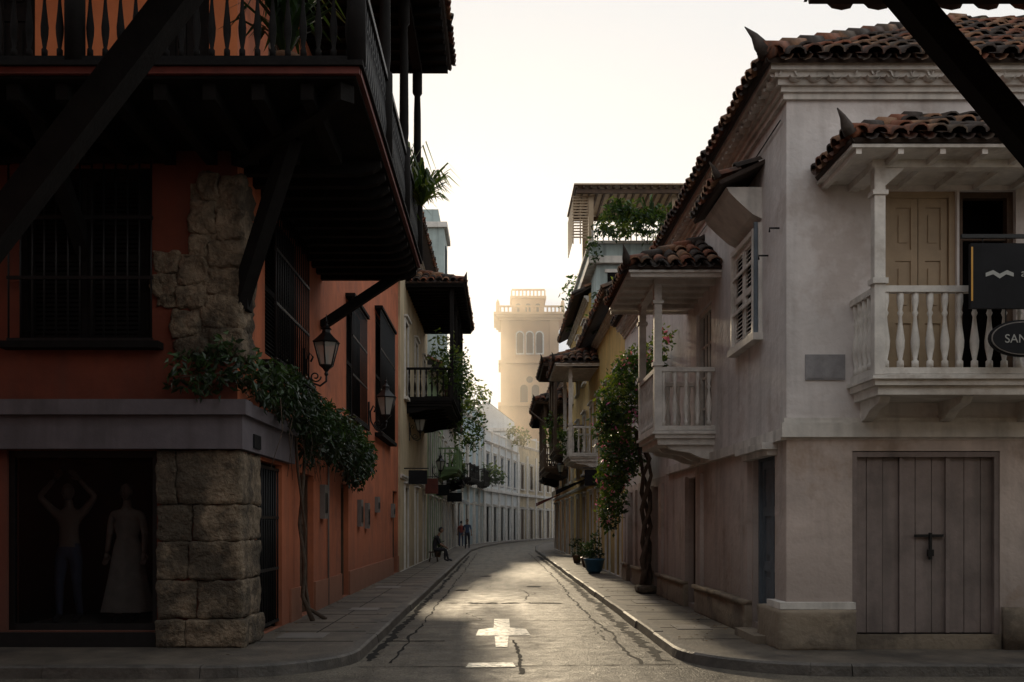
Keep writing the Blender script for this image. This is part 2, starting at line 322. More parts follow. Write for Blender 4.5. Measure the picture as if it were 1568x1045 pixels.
def fill(th,fr,a0,a1,z0,z1,kind,mat,depth=.12,frame=True,fmat=None):
    """door / window infill set back inside a hole"""
    fm=fmat or mat; w=.07
    if frame:
        th.box('frames',fm,fr,a0,a0+w,-depth-.05,-depth+.05,z0,z1); th.box('frames',fm,fr,a1-w,a1,-depth-.05,-depth+.05,z0,z1)
        th.box('frames',fm,fr,a0+w,a1-w,-depth-.048,-depth+.048,z1-w,z1)
        a0+=w;a1-=w;z1-=w
    W=a1-a0;H=z1-z0
    if kind=='plank':
        n=max(2,int(W/.2)); 
        for i in range(n):
            x0=a0+W*i/n; x1=a0+W*(i+1)/n; o=U(-.006,.006)
            th.box('planks',mat,fr,x0+.004,x1-.004,-depth-.04,-depth+o,z0,z1)
    elif kind=='panel':
        for k in range(2):
            x0=a0+W*k/2+.005; x1=a0+W*(k+1)/2-.005
            th.box('door_leaves',mat,fr,x0,x1,-depth-.04,-depth-.01,z0,z1)
            s_=.08
            th.box('door_stiles',mat,fr,x0,x0+s_,-depth-.01,-depth+.012,z0,z1); th.box('door_stiles',mat,fr,x1-s_,x1,-depth-.01,-depth+.012,z0,z1)
            for (u,v) in ((0,.05),(.32,.38),(.66,.72),(.95,1.)):
                th.box('door_rails',mat,fr,x0+s_,x1-s_,-depth-.01,-depth+.010,z0+H*u,z0+H*v)
            for (u,v) in ((.09,.28),(.42,.62),(.76,.91)):
                th.box('door_panels',mat,fr,x0+s_+.04,x1-s_-.04,-depth-.01,-depth+.004,z0+H*u,z0+H*v)
    elif kind=='louver':
        for k in range(2):
            x0=a0+W*k/2+.005; x1=a0+W*(k+1)/2-.005; s_=.07
            for q in ((x0,x0+s_,z0,z1),(x1-s_,x1,z0,z1),(x0+s_,x1-s_,z0,z0+s_),(x0+s_,x1-s_,z1-s_,z1),(x0+s_,x1-s_,z0+H*.5-.04,z0+H*.5+.04)):
                th.box('shutter_frames',mat,fr,q[0],q[1],-depth-.03,-depth+.01,q[2],q[3])
            z=z0+s_+.03
            while z<z1-s_-.02:
                if abs(z-(z0+H*.5))>.06:
                    p=[fr.p(x0+s_,-depth-.025,z+.03),fr.p(x1-s_,-depth-.025,z+.03),fr.p(x1-s_,-depth+.003,z-.012),fr.p(x0+s_,-depth+.003,z-.012)]
                    th.quad('slats',mat,*p)
                z+=.055 if fr.p(a0,0,0).y<30 else .12
            th.box('shutter_back',DARK,fr,x0,x1,-depth-.05,-depth-.035,z0,z1)
    elif kind=='glass':
        th.box('glazing',DGLASS,fr,a0,a1,-depth-.02,-depth-.01,z0,z1)
        for k in (1,2,3):
            x=a0+W*k/4; th.box('mullions',mat,fr,x-.02-.012*(k==2),x+.02+.012*(k==2),-depth-.008,-depth+.02,z0,z1)
        for k in (1,2,3):
            z=z0+H*k/4; th.box('mullions',mat,fr,a0,a1,-depth-.007,-depth+.014,z-.018,z+.018)
    elif kind=='open':
        th.box('open_leaf',mat,fr,a0,a0+.04,-depth-.5,-depth-.05,z0,z1)
        th.box('transom',mat,fr,a0,a1,-depth-.03,-depth+.03,z1-.5,z1-.44)
def grille(th,fr,a0,a1,z0,z1,d,mat,sp=.12,r=.012):
    n=int((a1-a0)/sp)
    for i in range(n+1):
        a=a0+(a1-a0)*i/n; th.tube('grille_bars',mat,[fr.p(a,d,z0),fr.p(a,d,z1)],r,5)
    for z in (z0+.02,z0+(z1-z0)*.35,z0+(z1-z0)*.68,z1-.02):
        th.box('grille_rails',mat,fr,a0-.02,a1+.02,d-.015,d+.015,z-.02,z+.02)
def surround(th,fr,a0,a1,z0,z1,mat,w=.12,pr=.04,sill=False,cap=True):
    th.box('surrounds',mat,fr,a0-w,a0,.0,pr,z0,z1); th.box('surrounds',mat,fr,a1,a1+w,.0,pr,z0,z1)
    th.box('surrounds',mat,fr,a0-w,a1+w,.0,pr+.003,z1,z1+w)
    if cap: th.box('surrounds',mat,fr,a0-w-.06,a1+w+.06,.0,pr+.08,z1+w,z1+w+.06)
    if sill: th.box('surrounds',mat,fr,a0-w-.04,a1+w+.04,.0,pr+.08,z0-.09,z0)

def balcony(th,fr,a0,a1,zf,pr,mat,rh=1.,roofz=None,rise=.55,over=.35,sp=.16,k=1.,floorm=None,posts=None,hseg=7,tsp=.2,brk=True,soffit=None,floor_t=.12,hornz=True):
    fm=floorm or mat
    th.box('balcony_floor',fm,fr,a0,a1,0,pr,zf-floor_t,zf)
    th.box('balcony_moulding',fm,fr,a0-.04,a1+.04,0,pr+.04,zf-floor_t*.45,zf-.012)
    th.box('balcony_moulding',fm,fr,a0+.05,a1-.05,0,pr-.05,zf-floor_t-.1,zf-floor_t)
    if brk:
        n=max(2,int((a1-a0)/.9)+1)
        for i in range(n):
            a=a0+.18+(a1-a0-.36)*i/(n-1)
            vs=[fr.p(a+s,d,z) for s in (-.06,.06) for d,z in ((0,zf-floor_t-.1),(pr*.8,zf-floor_t-.1),(pr*.72,zf-floor_t-.17),(pr*.4,zf-floor_t-.22),(pr*.22,zf-floor_t-.30),(0,zf-floor_t-.34))]
            th.add('balcony_brackets',fm,vs,[(0,1,2,3,4,5),(11,10,9,8,7,6)]+[(i2,(i2+1)%6,6+(i2+1)%6,6+i2) for i2 in range(6)])
    e=.05
    c0=fr.p(a0+e,pr-e,0);c1=fr.p(a1-e,pr-e,0);w0=fr.p(a0+e,0,0);w1=fr.p(a1-e,0,0)
    railing(th,mat,c0,c1,zf,rh,sp,k,hseg); railing(th,mat,w0,c0,zf+.002,rh,sp,k,hseg); railing(th,mat,w1,c1,zf+.002,rh,sp,k,hseg)
    np_=posts or max(2,int((a1-a0)/1.6)+1)
    top=(roofz-.12) if roofz else zf+rh+.06
    for i in range(np_):
        a=a0+e+(a1-a0-2*e)*i/(np_-1)
        th.box('posts',mat,fr,a-.06,a+.06,pr-e-.06,pr-e+.06,zf,top)
        if roofz:
            th.box('post_caps',mat,fr,a-.085,a+.085,pr-e-.085,pr-e+.085,zf+rh+.02,zf+rh+.08)
            th.box('post_caps',mat,fr,a-.085,a+.085,pr-e-.085,pr-e+.085,top-.3,top-.25)
            for sg in (-1,1):
                if (i==0 and sg<0) or (i==np_-1 and sg>0): continue
                vs=[fr.p(a+sg*x,pr-e+o,z) for o in (-.045,.045) for x,z in ((.06,top-.2),(.28,top),(.06,top))]
                th.add('post_brackets',mat,vs,[(0,1,2),(5,4,3),(0,3,4,1),(1,4,5,2),(2,5,3,0)])
    if roofz:
        th.box('roof_beam',mat,fr,a0-.04,a1+.04,pr-e-.07,pr-e+.07,top,top+.13)
        th.box('roof_beam',mat,fr,a0-.02,a0+.1,0,pr-e-.07,top,top+.128); th.box('roof_beam',mat,fr,a1-.1,a1+.02,0,pr-e-.07,top,top+.128)
        th.box('soffit',soffit or mat,fr,a0-over+.03,a1+over-.03,0,pr+over-.03,roofz-.04,roofz-.005)
        for i in range(int((a1-a0+2*over)/.45)+1):
            a=a0-over+.08+i*.45; 
            if a<a1+over: th.box('rafters',soffit or mat,fr,a,a+.06,0,pr+over-.06,roofz-.1,roofz-.04)
        P0=fr.p(a0-over,pr+over,roofz+.07);P1=fr.p(a1+over,pr+over,roofz+.07); run=pr+over
        up=fr.p(0,0,rise)-fr.p(0,run,0)
        tiles(th,P0,P1,up,True,True,sp=tsp)
        W0=fr.p(a0-over,0,roofz+.07);W1=fr.p(a1+over,0,roofz+.07); u=Vector((fr.u[0],fr.u[1],0))
        tiles(th,W0,P0,u*run+Vector((0,0,rise)),False,True,sp=tsp); tiles(th,W1,P1,-u*run+Vector((0,0,rise)),False,True,sp=tsp)
        for (Q,sg) in ((P0,1),(P1,-1)):
            top_=Q+u*run*sg+(fr.p(0,0,rise)-fr.p(0,run,0)); n=5
            for i in range(n):
                A_=Q.lerp(top_,(i)/n)+Vector((0,0,.05)); B_=Q.lerp(top_,(i+1.1)/n)+Vector((0,0,.03)); th.tube('hip_caps',(T1,T3,T2)[i%3],[A_,B_],[tsp*.42,tsp*.34],7)
        if hornz:
            nn=Vector((fr.n[0],fr.n[1],0)); horn(th,P0+Vector((0,0,.02)),-u+nn*.5,s=.8)
def body(th,mat,fr,a0,a1,z1,back,z0=0.,front=0.,first=True):
    if first: th.quad('walls',mat,fr.p(a0,front,z0),fr.p(a0,-back,z0),fr.p(a0,-back,z1),fr.p(a0,front,z1))
    th.quad('walls',mat,fr.p(a1,front,z0),fr.p(a1,-back,z0),fr.p(a1,-back,z1),fr.p(a1,front,z1))
    th.quad('walls',mat,fr.p(a0,-back,z0),fr.p(a1,-back,z0),fr.p(a1,-back,z1),fr.p(a0,-back,z1))
    th.quad('flat_roof',ROOFB,fr.p(a0,front,z1),fr.p(a1,front,z1),fr.p(a1,-back,z1),fr.p(a0,-back,z1))
def cornice(th,mat,fr,a0,a1,z,steps=((.05,.08),(.11,.07),(.18,.08))):
    for pr,h in steps:
        th.box('cornice',mat,fr,a0,a1,0,pr,z,z+h); z+=h
    return z

# ------------------------------------------------------------ ground, road, pavements
ground=single('ground',M('ground_earth',(.10,.09,.075),.95,.3,.5,.3),[(-900,-300,0),(900,-300,0),(900,1500,0),(-900,1500,0)],[(0,1,2,3)])
LK=[(-1.65,11.6),(-1.65,30),(-1.68,58),(-1.2,68),(.2,82),(3.2,97),(7.5,112),(12,124)]
RK=[(2.1,11.6),(2.1,30),(2.1,58),(2.45,68),(3.7,82),(6.7,97),(11,112),(16,124)]
rv=[];rf=[]
for (a,b) in zip(LK,RK): rv+= [(a[0]-.3,a[1],.004),(b[0]+.3,b[1],.004)]
for i in range(len(LK)-1): rf.append((2*i,2*i+1,2*i+3,2*i+2))
k=len(rv); rv+=[(-60,-12,.004),(60,-12,.004),(60,11.6,.004),(-60,11.6,.004)]; rf.append((k,k+1,k+2,k+3))
single('road',ROAD,rv,rf)
def arc(cx,cy,r,a0,a1,n=10): return [(cx+r*math.cos(math.radians(a0+(a1-a0)*i/n)),cy+r*math.sin(math.radians(a0+(a1-a0)*i/n))) for i in range(n+1)]
def pavement(name,kerbline,backline):
    th=Thing(name)
    poly=kerbline+backline
    vs=[(x,y,.122) for x,y in poly]; n=len(vs)
    bm=bmesh.new(); bv=[bm.verts.new(v) for v in vs]; f=bm.faces.new(bv); bmesh.ops.triangulate(bm,faces=[f]); bm.verts.index_update()
    th.add('paving',SIDEW,[v.co for v in bm.verts],[tuple(v.index for v in q.verts) for q in bm.faces]); bm.free()
    return th
def kerb(th,line,side,w=.16):
    pts=[Vector((x,y)) for x,y in line]
    acc=[]
    for i in range(len(pts)-1):
        d=pts[i+1]-pts[i]; L=d.length; n=max(1,int(round(L/1.7))) if L>.9 else 1
        for k in range(n): acc.append((pts[i]+d*(k/n),pts[i]+d*((k+1)/n)))
    def nrm(p,q):
        d=(q-p).normalized(); return Vector((d.y,-d.x))*side
    N_=[nrm(p,q) for p,q in acc]
    for i,(p,q) in enumerate(acc):
        short=(q-p).length<.5; d=(q-p).normalized()
        nA=(N_[i]+N_[i-1]).normalized() if i and short else N_[i]
        nB=(N_[i]+N_[min(i+1,len(acc)-1)]).normalized() if short else N_[i]
        g_=.0 if short and i%4 else .004
        h=.13 if short else .13+U(-.006,.006); o=0 if short else U(-.01,.01)
        prof=[(0,-.02),(0,h),(w-.04,h),(w-.01+o,h-.02),(w+o+.015,-.02)]
        vs=[];
        for c,nn in ((p+d*g_,nA),(q-d*(0 if short else g_),nB)):
            for (dd,z) in prof: vs.append((c.x+nn.x*dd,c.y+nn.y*dd,z))
        m=len(prof)
        th.add('kerb_stones',KERB,vs,[(j,j+1,m+j+1,m+j) for j in range(m-1)]+([] if short else [tuple(range(m)),tuple(range(2*m-1,m-1,-1))]))
LEAFD=M('dry_leaf_litter',(.16,.09,.03),.8,.5,9,0)
def litter(th,x0,x1,y0,y1,n,z):
    for i in range(n):
        x=U(x0,x1) if R()<.5 else (x1 if abs(x1)>abs(x0) else x0)+U(-.15,.15)*1; y=U(y0,y1)
        if not (x0<=x<=x1): continue
        a=U(0,6.28); l=U(.02,.05); c,s_=math.cos(a)*l,math.sin(a)*l
        th.add('fallen_leaves',LEAFD,[(x-c,y-s_,z),(x-s_*.4,y+c*.4,z+.008),(x+c,y+s_,z+.004),(x+s_*.4,y-c*.4,z+.002)],[(0,1,2,3)])
lk=[(-40,10.45),(-20,10.45),(-8,10.45),(-3.1,10.45)]+arc(-3.1,11.75,1.3,-90,0,12)[1:]+[(-1.8,30),(-1.83,58),(-1.35,68),(.05,82),(3.05,97),(7.35,112),(11.9,124)]
th=pavement('left_pavement',lk,[(4,128),(-12,90),(-12,40),(-40,20)]); kerb(th,lk,1); 
def joints(th,xs0,xs1,ys):
    for y in ys: th.box('paving_joints',TAR,WORLD,xs0,xs1,y-.008,y+.008,.10,.1255)
joints(th,-3.1,-1.85,[12.6+1.25*i+U(-.1,.1) for i in range(30)]); th.box('paving_joints',TAR,WORLD,-2.5,-2.485,13,55,.10,.126)
for (a,b,c,d) in ((-2.9,-2.3,12.9,13.5),(-2.6,-2.1,17.1,17.6),(-2.9,-2.35,23.,23.8)):
    th.box('access_covers',METER,WORLD,a,b,c,d,.10,.13)
litter(th,-3.1,-1.9,11.2,26,110,.126); th.done()
rk=[(40,10.6),(20,10.6),(8,10.6),(3.7,10.6)]+[(x,y) for x,y in arc(3.7,12.05,1.45,-90,-180,12)][1:]+[(2.25,30),(2.25,58),(2.6,68),(3.85,82),(6.85,97),(11.15,112),(16.15,124)]
th=pavement('right_pavement',rk,[(30,124),(30,60),(30,20)]); kerb(th,rk,-1)
joints(th,2.3,3.3,[12.9+1.3*i+U(-.1,.1) for i in range(30)])
for (a,b,c,d) in ((2.5,3.0,14.,14.6),(2.55,3.,18.6,19.3)): th.box('access_covers',METER,WORLD,a,b,c,d,.10,.13)
litter(th,2.35,3.25,12.5,28,160,.126); th.done()
def crack(th,pts,w,step=.15,amp=.03,z=.009,mat=TAR,part='crack'):
    P=[Vector(p) for p in pts]; out=[]
    for i in range(len(P)-1):
        L=(P[i+1]-P[i]).length; n=max(1,int(L/step))
        for k in range(n): out.append(P[i].lerp(P[i+1],k/n))
    out.append(P[-1]); vs=[];fs=[]
    for i,p in enumerate(out):
        d=(out[min(i+1,len(out)-1)]-out[max(0,i-1)]).normalized(); n=Vector((-d.y,d.x)); ww=w*U(.3,1.6); o=n*(U(-amp,amp)+amp*2*noise.noise(Vector((p.x*.9,p.y*.9,z*999))))
        a=p+n*ww/2+o;b=p-n*ww/2+o; vs+=[(a.x,a.y,z),(b.x,b.y,z)]
    for i in range(len(out)-1): fs.append((2*i,2*i+1,2*i+3,2*i+2))
    th.add(part,mat,vs,fs)
th=Thing('road_cracks_and_joints')
for k_ in range(26):
    x0=-1.1+k_*.09; 
    if R()<.8: crack(th,[(x0,20.1+U(-.12,.12)),(x0+U(.05,.12),20.1+U(-.12,.12))],.14,.04,.02,.0096+.00002*k_)
crack(th,[(-1.1,20.6),(1.2,20.35)],.03,.1,.06,.0095)
crack(th,[(.20,13.7),(.22,12.9),(.24,10.6)],.04,.12,.015)
crack(th,[(-1.6,13.55),(-.75,13.6)],.07,.1,.03); crack(th,[(-1.6,11.1),(2.0,11.3)],.03,.12,.02,.010)
crack(th,[(1.62,11.4),(1.62,15),(1.55,20),(1.65,30),(1.6,55)],.035,.2,.03,.0085)
crack(th,[(-1.25,11.4),(-1.2,30),(-1.25,55)],.03,.25,.03,.0087)
crack(th,[(1.95,11.6),(1.93,16),(1.95,24),(1.94,50)],.14,.12,.05,.0082)
crack(th,[(-1.52,11.6),(-1.5,24),(-1.51,50)],.1,.15,.03,.0082)
for y in (16.4,24.5,29.3,34.6,41,48): crack(th,[(-1.2,y),(1.55,y+.1)],.025,.2,.03,.0088)
crack(th,[(-.3,16.6),(-.6,17.8),(-1.0,18.1)],.02,.1,.03,.0091)
crack(th,[(.5,20.8),(.7,22.6),(.5,24.3)],.02,.1,.03,.0091)
for k in range(9):
    x=U(-.9,1.5); y=U(11,34); a=U(0,6.28); l=U(.3,1.); crack(th,[(x,y),(x+l*math.cos(a)*.4,y+l*math.sin(a)),(x+l*math.cos(a)*.9+U(-.2,.2),y+l*1.6*math.sin(a))],.016,.08,.04,.0092+.0001*k)
for (x,y) in ((.9,25.5),(-.4,30.5),(-.9,24.)):
    n=14; th.add('patch',TAR,[(x+U(.14,.24)*math.cos(6.283*i/n),y+U(.2,.4)*math.sin(6.283*i/n),.0078) for i in range(n)],[tuple(range(n))])
th.done()
th=Thing('painted_road_arrow')
def sheet(pts,z=.0135): th.add('paint',PAINT,[(x,y,z) for x,y in pts],[tuple(range(len(pts)))])
sheet([(-.38,11.05),(.18,11.1),(.15,11.45),(-.35,11.4)]); sheet([(-.05,12.9),(.10,12.9),(.13,14.2),(-.07,14.2)]); sheet([(-.34,14.2),(.44,14.25),(.40,15.1),(.16,15.3),(.16,16.7),(-.09,16.7),(-.09,15.3),(-.32,15.0)])
th.done()

# ------------------------------------------------------------ LEFT CORNER BUILDING
LX=-3.16; LY=12.0
FS=F((LX,0),(0,1),(1,0))      # street side, a = Y
FF=F((0,LY),(1,0),(0,-1))     # front, a = X
th=Thing('terracotta_corner_building')
fh=[(-5.94,-4.13,.32,2.49,1.6),(-5.79,-4.21,3.83,5.9),(-11,-8,.3,2.49),(-9.5,-8,3.83,5.9)]
th.wall('walls',ORANGE_SHADED,FF,-14,LX,0,6.1,fh,.3)
th.wall('upper_walls',ORANGE_LIT,FF,-14,LX,6.1,9.7,[(-4.1,-3.5,6.12,8.6),(-6.6,-5.6,6.12,8.6)],.2)
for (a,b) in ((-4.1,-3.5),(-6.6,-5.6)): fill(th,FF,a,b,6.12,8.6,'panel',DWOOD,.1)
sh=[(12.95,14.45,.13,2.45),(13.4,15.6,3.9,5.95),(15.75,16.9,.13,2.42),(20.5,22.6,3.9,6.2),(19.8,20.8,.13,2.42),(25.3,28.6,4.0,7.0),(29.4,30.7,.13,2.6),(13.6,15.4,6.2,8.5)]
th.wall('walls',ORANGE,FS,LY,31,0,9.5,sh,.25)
body(th,ORANGE,FS,LY,31,9.5,11,first=False)
fill(th,FS,13.6,15.4,6.2,8.5,'panel',DWOOD2,.1)
th.box('shop_frame',IRON,FF,-5.94,-4.13,-.12,-.05,.32,.40); th.box('shop_frame',IRON,FF,-5.94,-4.13,-.12,-.05,2.41,2.49)
for a in (-5.94,-4.20): th.box('shop_frame',IRON,FF,a,a+.07,-.12,-.05,.40,2.41)
th.box('shop_glass',GLASS,FF,-5.87,-4.20,-.09,-.08,.4,2.41)
th.box('shop_stall_riser',IRON,FF,-6.2,-4.14,0,.03,.1,.30)
fill(th,FF,-5.79,-4.21,3.83,5.9,'louver',DWOOD,.1); grille(th,FF,-5.85,-4.15,3.78,5.95,.14,IRON,.14)
fill(th,FF,-11,-8,.3,2.49,'panel',DWOOD2); fill(th,FF,-9.5,-8,3.83,5.9,'louver',DWOOD)
th.box('window_hood',DWOOD,FF,-5.95,-4.05,0,.22,5.95,6.03); th.box('window_sill',DWOOD,FF,-5.95,-4.05,0,.2,3.70,3.78)
rows=[.12,.46,.93,1.40,1.84,2.49]
for i in range(5):
    z0,z1=rows[i],rows[i+1]; sp=-3.62+U(-.12,.12) if i%2 else -3.80+U(-.1,.1)
    pr=.10 if i==0 else .055+U(-.012,.015)
    th.rock('stone_blocks',STONE,FF,-4.12,sp-.0,-.95,pr,z0,z1,.018,10,.02,6)
    th.rock('stone_blocks',STONE,FF,sp+.0,-3.10+ (.05 if i==0 else 0),-.95,pr+.01,z0,z1,.018,10,.02,6)
for (x0,x1,z0,z1) in ((-3.62,-3.38,5.5,5.82),(-3.37,-3.11,5.4,5.8),(-3.72,-3.42,5.1,5.48),(-3.41,-3.11,5.02,5.39),(-3.75,-3.5,4.82,5.08),(-3.49,-3.11,4.7,5.0),(-4.16,-3.86,4.62,4.88),(-3.85,-3.52,4.5,4.8),(-4.18,-3.9,4.36,4.6),(-3.51,-3.11,4.36,4.68),(-3.89,-3.53,4.2,4.48),(-4.12,-3.9,4.22,4.35),(-3.95,-3.6,3.86,4.18),(-3.59,-3.11,3.98,4.34),(-3.9,-3.5,3.6,3.84),(-3.49,-3.11,3.62,3.96)):
    th.rock('rubble_stones',STONE,FF,x0-.02,x1+.02,-.55-U(0,.3),.04+U(0,.03),z0-.02,z1+.02,.03,8,.05,7)
th.box('rubble_mortar',STONE,FF,-3.72,-3.135,-.5,.02,3.6,5.7); th.box('rubble_mortar',STONE,FF,-4.12,-3.72,-.1,.018,4.25,4.85)
th.box('shop_lintel',LINTEL,FF,-14,-3.06,-.1,.16,2.50,2.90); th.box('shop_lintel',LINTEL,FF,-14,-3.0,-.1,.24,2.90,3.08)
th.box('shop_lintel',LINTEL,FS,12.1,14.9,0,.10,2.50,2.90); th.box('shop_lintel',LINTEL,FS,12.1,14.9,0,.16,2.90,3.06)
th.box('street_name_plate',SIGNM,FS,12.35,12.7,.101,.12,2.55,2.72)
fill(th,FS,12.95,14.45,.13,2.45,'panel',DWOOD,.15); grille(th,FS,13.,14.4,.2,2.4,-.05,IRON,.13)
fill(th,FS,13.4,15.6,3.9,5.95,'louver',DWOOD,.1); grille(th,FS,13.35,15.65,3.8,6.0,.16,IRON,.14)
th.box('window_sill',DWOOD,FS,13.25,15.75,0,.24,3.7,3.8); th.box('window_hood',DWOOD,FS,13.25,15.75,0,.22,6.0,6.06)
fill(th,FS,15.75,16.9,.13,2.42,'panel',DWOOD2,.15); fill(th,FS,20.5,22.6,3.9,6.2,'louver',DWOOD,.05); fill(th,FS,19.8,20.8,.13,2.42,'panel',DWOOD2,.15)
fill(th,FS,25.3,28.6,4.0,7.0,'louver',DWOOD,.05); fill(th,FS,29.4,30.7,.13,2.6,'panel',DWOOD2,.15)
for (a,b,z0,z1) in ((20.5,22.6,3.9,6.2),(25.3,28.6,4.0,7.0)):
    grille(th,FS,a-.05,b+.05,z0-.06,z1+.06,.14,IRON,.18); th.box('window_sill',DWOOD,FS,a-.12,b+.12,0,.2,z0-.16,z0-.07); th.box('window_hood',DWOOD,FS,a-.12,b+.12,0,.2,z1+.07,z1+.14)
prev=14.95
for (a,b) in ((15.75,16.9),(19.8,20.8),(29.4,30.7),(31,31)):
    if a-prev>.1: th.box('plinth',ORANGEPL,FS,prev,a-.02,0,.035,.1,.62)
    prev=b+.02
for (y,z0,z1,w) in ((17.5,1.7,2.3,.32),(22.1,1.55,2.15,.35),(23.3,1.5,2.1,.3),(25.2,1.9,2.3,.4),(28.9,1.8,2.2,.4)):
    th.box('meter_boxes',METER,FS,y,y+w,0,.09,z0,z1); th.box('meter_boxes',IRON,FS,y+.05,y+w-.05,.09,.10,z0+.1,z1-.15)
th.tube('conduit',METER,[(LX+.03,18.2,.1),(LX+.03,18.2,3.6)],.018,5)
BX=-1.45; BY=10.05; BZ=6.1; BE=17.6
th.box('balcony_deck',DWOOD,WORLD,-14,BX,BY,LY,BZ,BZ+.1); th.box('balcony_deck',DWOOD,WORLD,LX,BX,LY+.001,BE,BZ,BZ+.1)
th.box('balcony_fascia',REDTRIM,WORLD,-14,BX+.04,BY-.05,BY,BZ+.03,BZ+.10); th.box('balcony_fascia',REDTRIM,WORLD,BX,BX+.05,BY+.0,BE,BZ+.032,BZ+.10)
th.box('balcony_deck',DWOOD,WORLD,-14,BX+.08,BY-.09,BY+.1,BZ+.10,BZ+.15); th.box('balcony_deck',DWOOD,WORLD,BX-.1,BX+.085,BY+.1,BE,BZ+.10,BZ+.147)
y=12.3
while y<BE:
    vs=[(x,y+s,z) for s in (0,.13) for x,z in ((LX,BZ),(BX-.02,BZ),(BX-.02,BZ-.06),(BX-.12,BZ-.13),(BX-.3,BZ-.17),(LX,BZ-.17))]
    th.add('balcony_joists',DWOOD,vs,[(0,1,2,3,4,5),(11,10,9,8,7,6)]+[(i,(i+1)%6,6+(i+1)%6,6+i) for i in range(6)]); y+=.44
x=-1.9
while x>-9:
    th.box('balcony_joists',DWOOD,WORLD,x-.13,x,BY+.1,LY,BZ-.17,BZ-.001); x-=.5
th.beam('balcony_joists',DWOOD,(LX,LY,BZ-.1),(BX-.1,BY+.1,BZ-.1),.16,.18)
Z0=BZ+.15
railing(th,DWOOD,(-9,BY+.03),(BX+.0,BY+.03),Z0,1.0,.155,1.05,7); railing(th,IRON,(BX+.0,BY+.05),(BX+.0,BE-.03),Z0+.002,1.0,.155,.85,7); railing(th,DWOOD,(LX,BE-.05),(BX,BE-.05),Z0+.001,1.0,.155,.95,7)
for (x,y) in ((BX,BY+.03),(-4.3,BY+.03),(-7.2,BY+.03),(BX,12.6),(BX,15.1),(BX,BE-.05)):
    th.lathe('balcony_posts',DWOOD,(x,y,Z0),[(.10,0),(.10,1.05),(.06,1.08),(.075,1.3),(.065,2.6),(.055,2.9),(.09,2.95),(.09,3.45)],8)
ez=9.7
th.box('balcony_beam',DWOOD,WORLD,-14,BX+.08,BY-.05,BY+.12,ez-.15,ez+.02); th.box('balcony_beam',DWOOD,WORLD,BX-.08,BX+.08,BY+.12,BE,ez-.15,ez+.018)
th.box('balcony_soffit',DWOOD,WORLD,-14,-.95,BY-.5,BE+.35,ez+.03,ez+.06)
yy=BY
while yy<BE+.3:
    th.box('rafter_tails',DWOOD,WORLD,-3.2,-.92,yy,yy+.09,ez-.07,ez+.03); yy+=.4
tiles(th,(-.85,BE+.35,ez+.13),(-.85,BY-.55,ez+.13),Vector((-2.4,0,1.25)),False,True)
tiles(th,(-.85,BY-.55,ez+.13),(-12,BY-.55,ez+.13),Vector((0,2.4,1.25)),True,False)
th.beam('struts',DWOOD,(LX,12.1,4.3),(-2.35,11.3,BZ-.1),.16,.22); th.beam('struts',DWOOD,(LX,17.6,5.1),(-1.65,17.6,BZ),.14,.16)
th.box('struts',DWOOD,FS,12.0,12.25,0,.12,4.2,4.55); th.beam('struts',DWOOD,(-5.0,LY,4.9),(-5.0,10.7,BZ),.16,.18)
th.box('eave_board',TRIM,FS,BE+.4,31,0,.5,9.4,9.5)
tiles(th,(LX+.6,31,9.55),(LX+.6,BE+.4,9.55),Vector((-4,0,2.1)),False,False,sp=.24)
for y in (18.4,22,25.8,29.2): th.beam('roof_brackets',DWOOD,(LX,y,8.7),(LX+.55,y,9.35),.1,.12)
th.done()

# lanterns
def lantern(name,y,z,wx,nx,s=1.):
    th=Thing(name); lx=wx+nx*.30*s
    def ring(part,mat,prof,seg=6): th.lathe(part,mat,(lx,y,z),[(r*s,h*s) for r,h in prof],seg,False)
    ring('glass_body',LGLASS,[(.085,-.16),(.165,.13)])
    for i in range(6):
        a=2*math.pi*(i+.5)/6; p=Vector((lx+.087*s*math.cos(a),y+.087*s*math.sin(a),z-.16*s)); q=Vector((lx+.167*s*math.cos(a),y+.167*s*math.sin(a),z+.13*s)); th.tube('frame_bars',IRON,[p,q],.010*s,4)
    ring('base_cup',IRON,[(.012,-.30),(.03,-.27),(.018,-.24),(.05,-.2),(.095,-.165),(.095,-.15)]); ring('rim',IRON,[(.175,.125),(.19,.14),(.175,.155)])
    ring('cap',IRON,[(.17,.155),(.12,.20),(.06,.26),(.055,.30),(.075,.31),(.03,.35),(.015,.38),(.028,.40),(.012,.42),(.004,.50)])
    pts=[(lx,y,z-.30*s),(lx,y,z-.36*s),(wx+nx*.22*s,y,z-.42*s),(wx+nx*.12*s,y,z-.38*s),(wx+nx*.05*s,y,z-.26*s),(wx+nx*.04*s,y,z-.10*s),(wx+nx*.09*s,y,z+.0*s),(wx+nx*.13*s,y,z-.05*s),(wx+nx*.10*s,y,z-.11*s)]
    th.tube('scroll_bracket',IRON,pts,.014*s,5)
    pts=[(wx+nx*(.16+.075*math.cos(t*.5)*(1-t/22))*s,y,z-(.30+.075*math.sin(t*.5)*(1-t/22))*s) for t in range(18)]
    th.tube('scroll_curl',IRON,pts,.010*s,5)
    th.box('wall_plate',IRON,F((wx,0),(0,1),(nx,0)),y-.04,y+.04,0,.04,z-.42*s,z+.06*s)
    th.lathe('bulb',SIGNL,(lx,y,z-.1*s),[(.012,-.05),(.02,0),(.03,.06),(.015,.1)],8)
    th.done()
lantern('wall_lantern',16.0,4.35,LX,1,1.25); lantern('wall_lantern',23.9,4.45,LX,1,1.45); lantern('wall_lantern',34.,5.0,-3.1,1,1.3); lantern('wall_lantern',44.,4.2,-3.0,1,1.3)
lantern('wall_lantern',48.,4.3,3.3,-1,1.2)

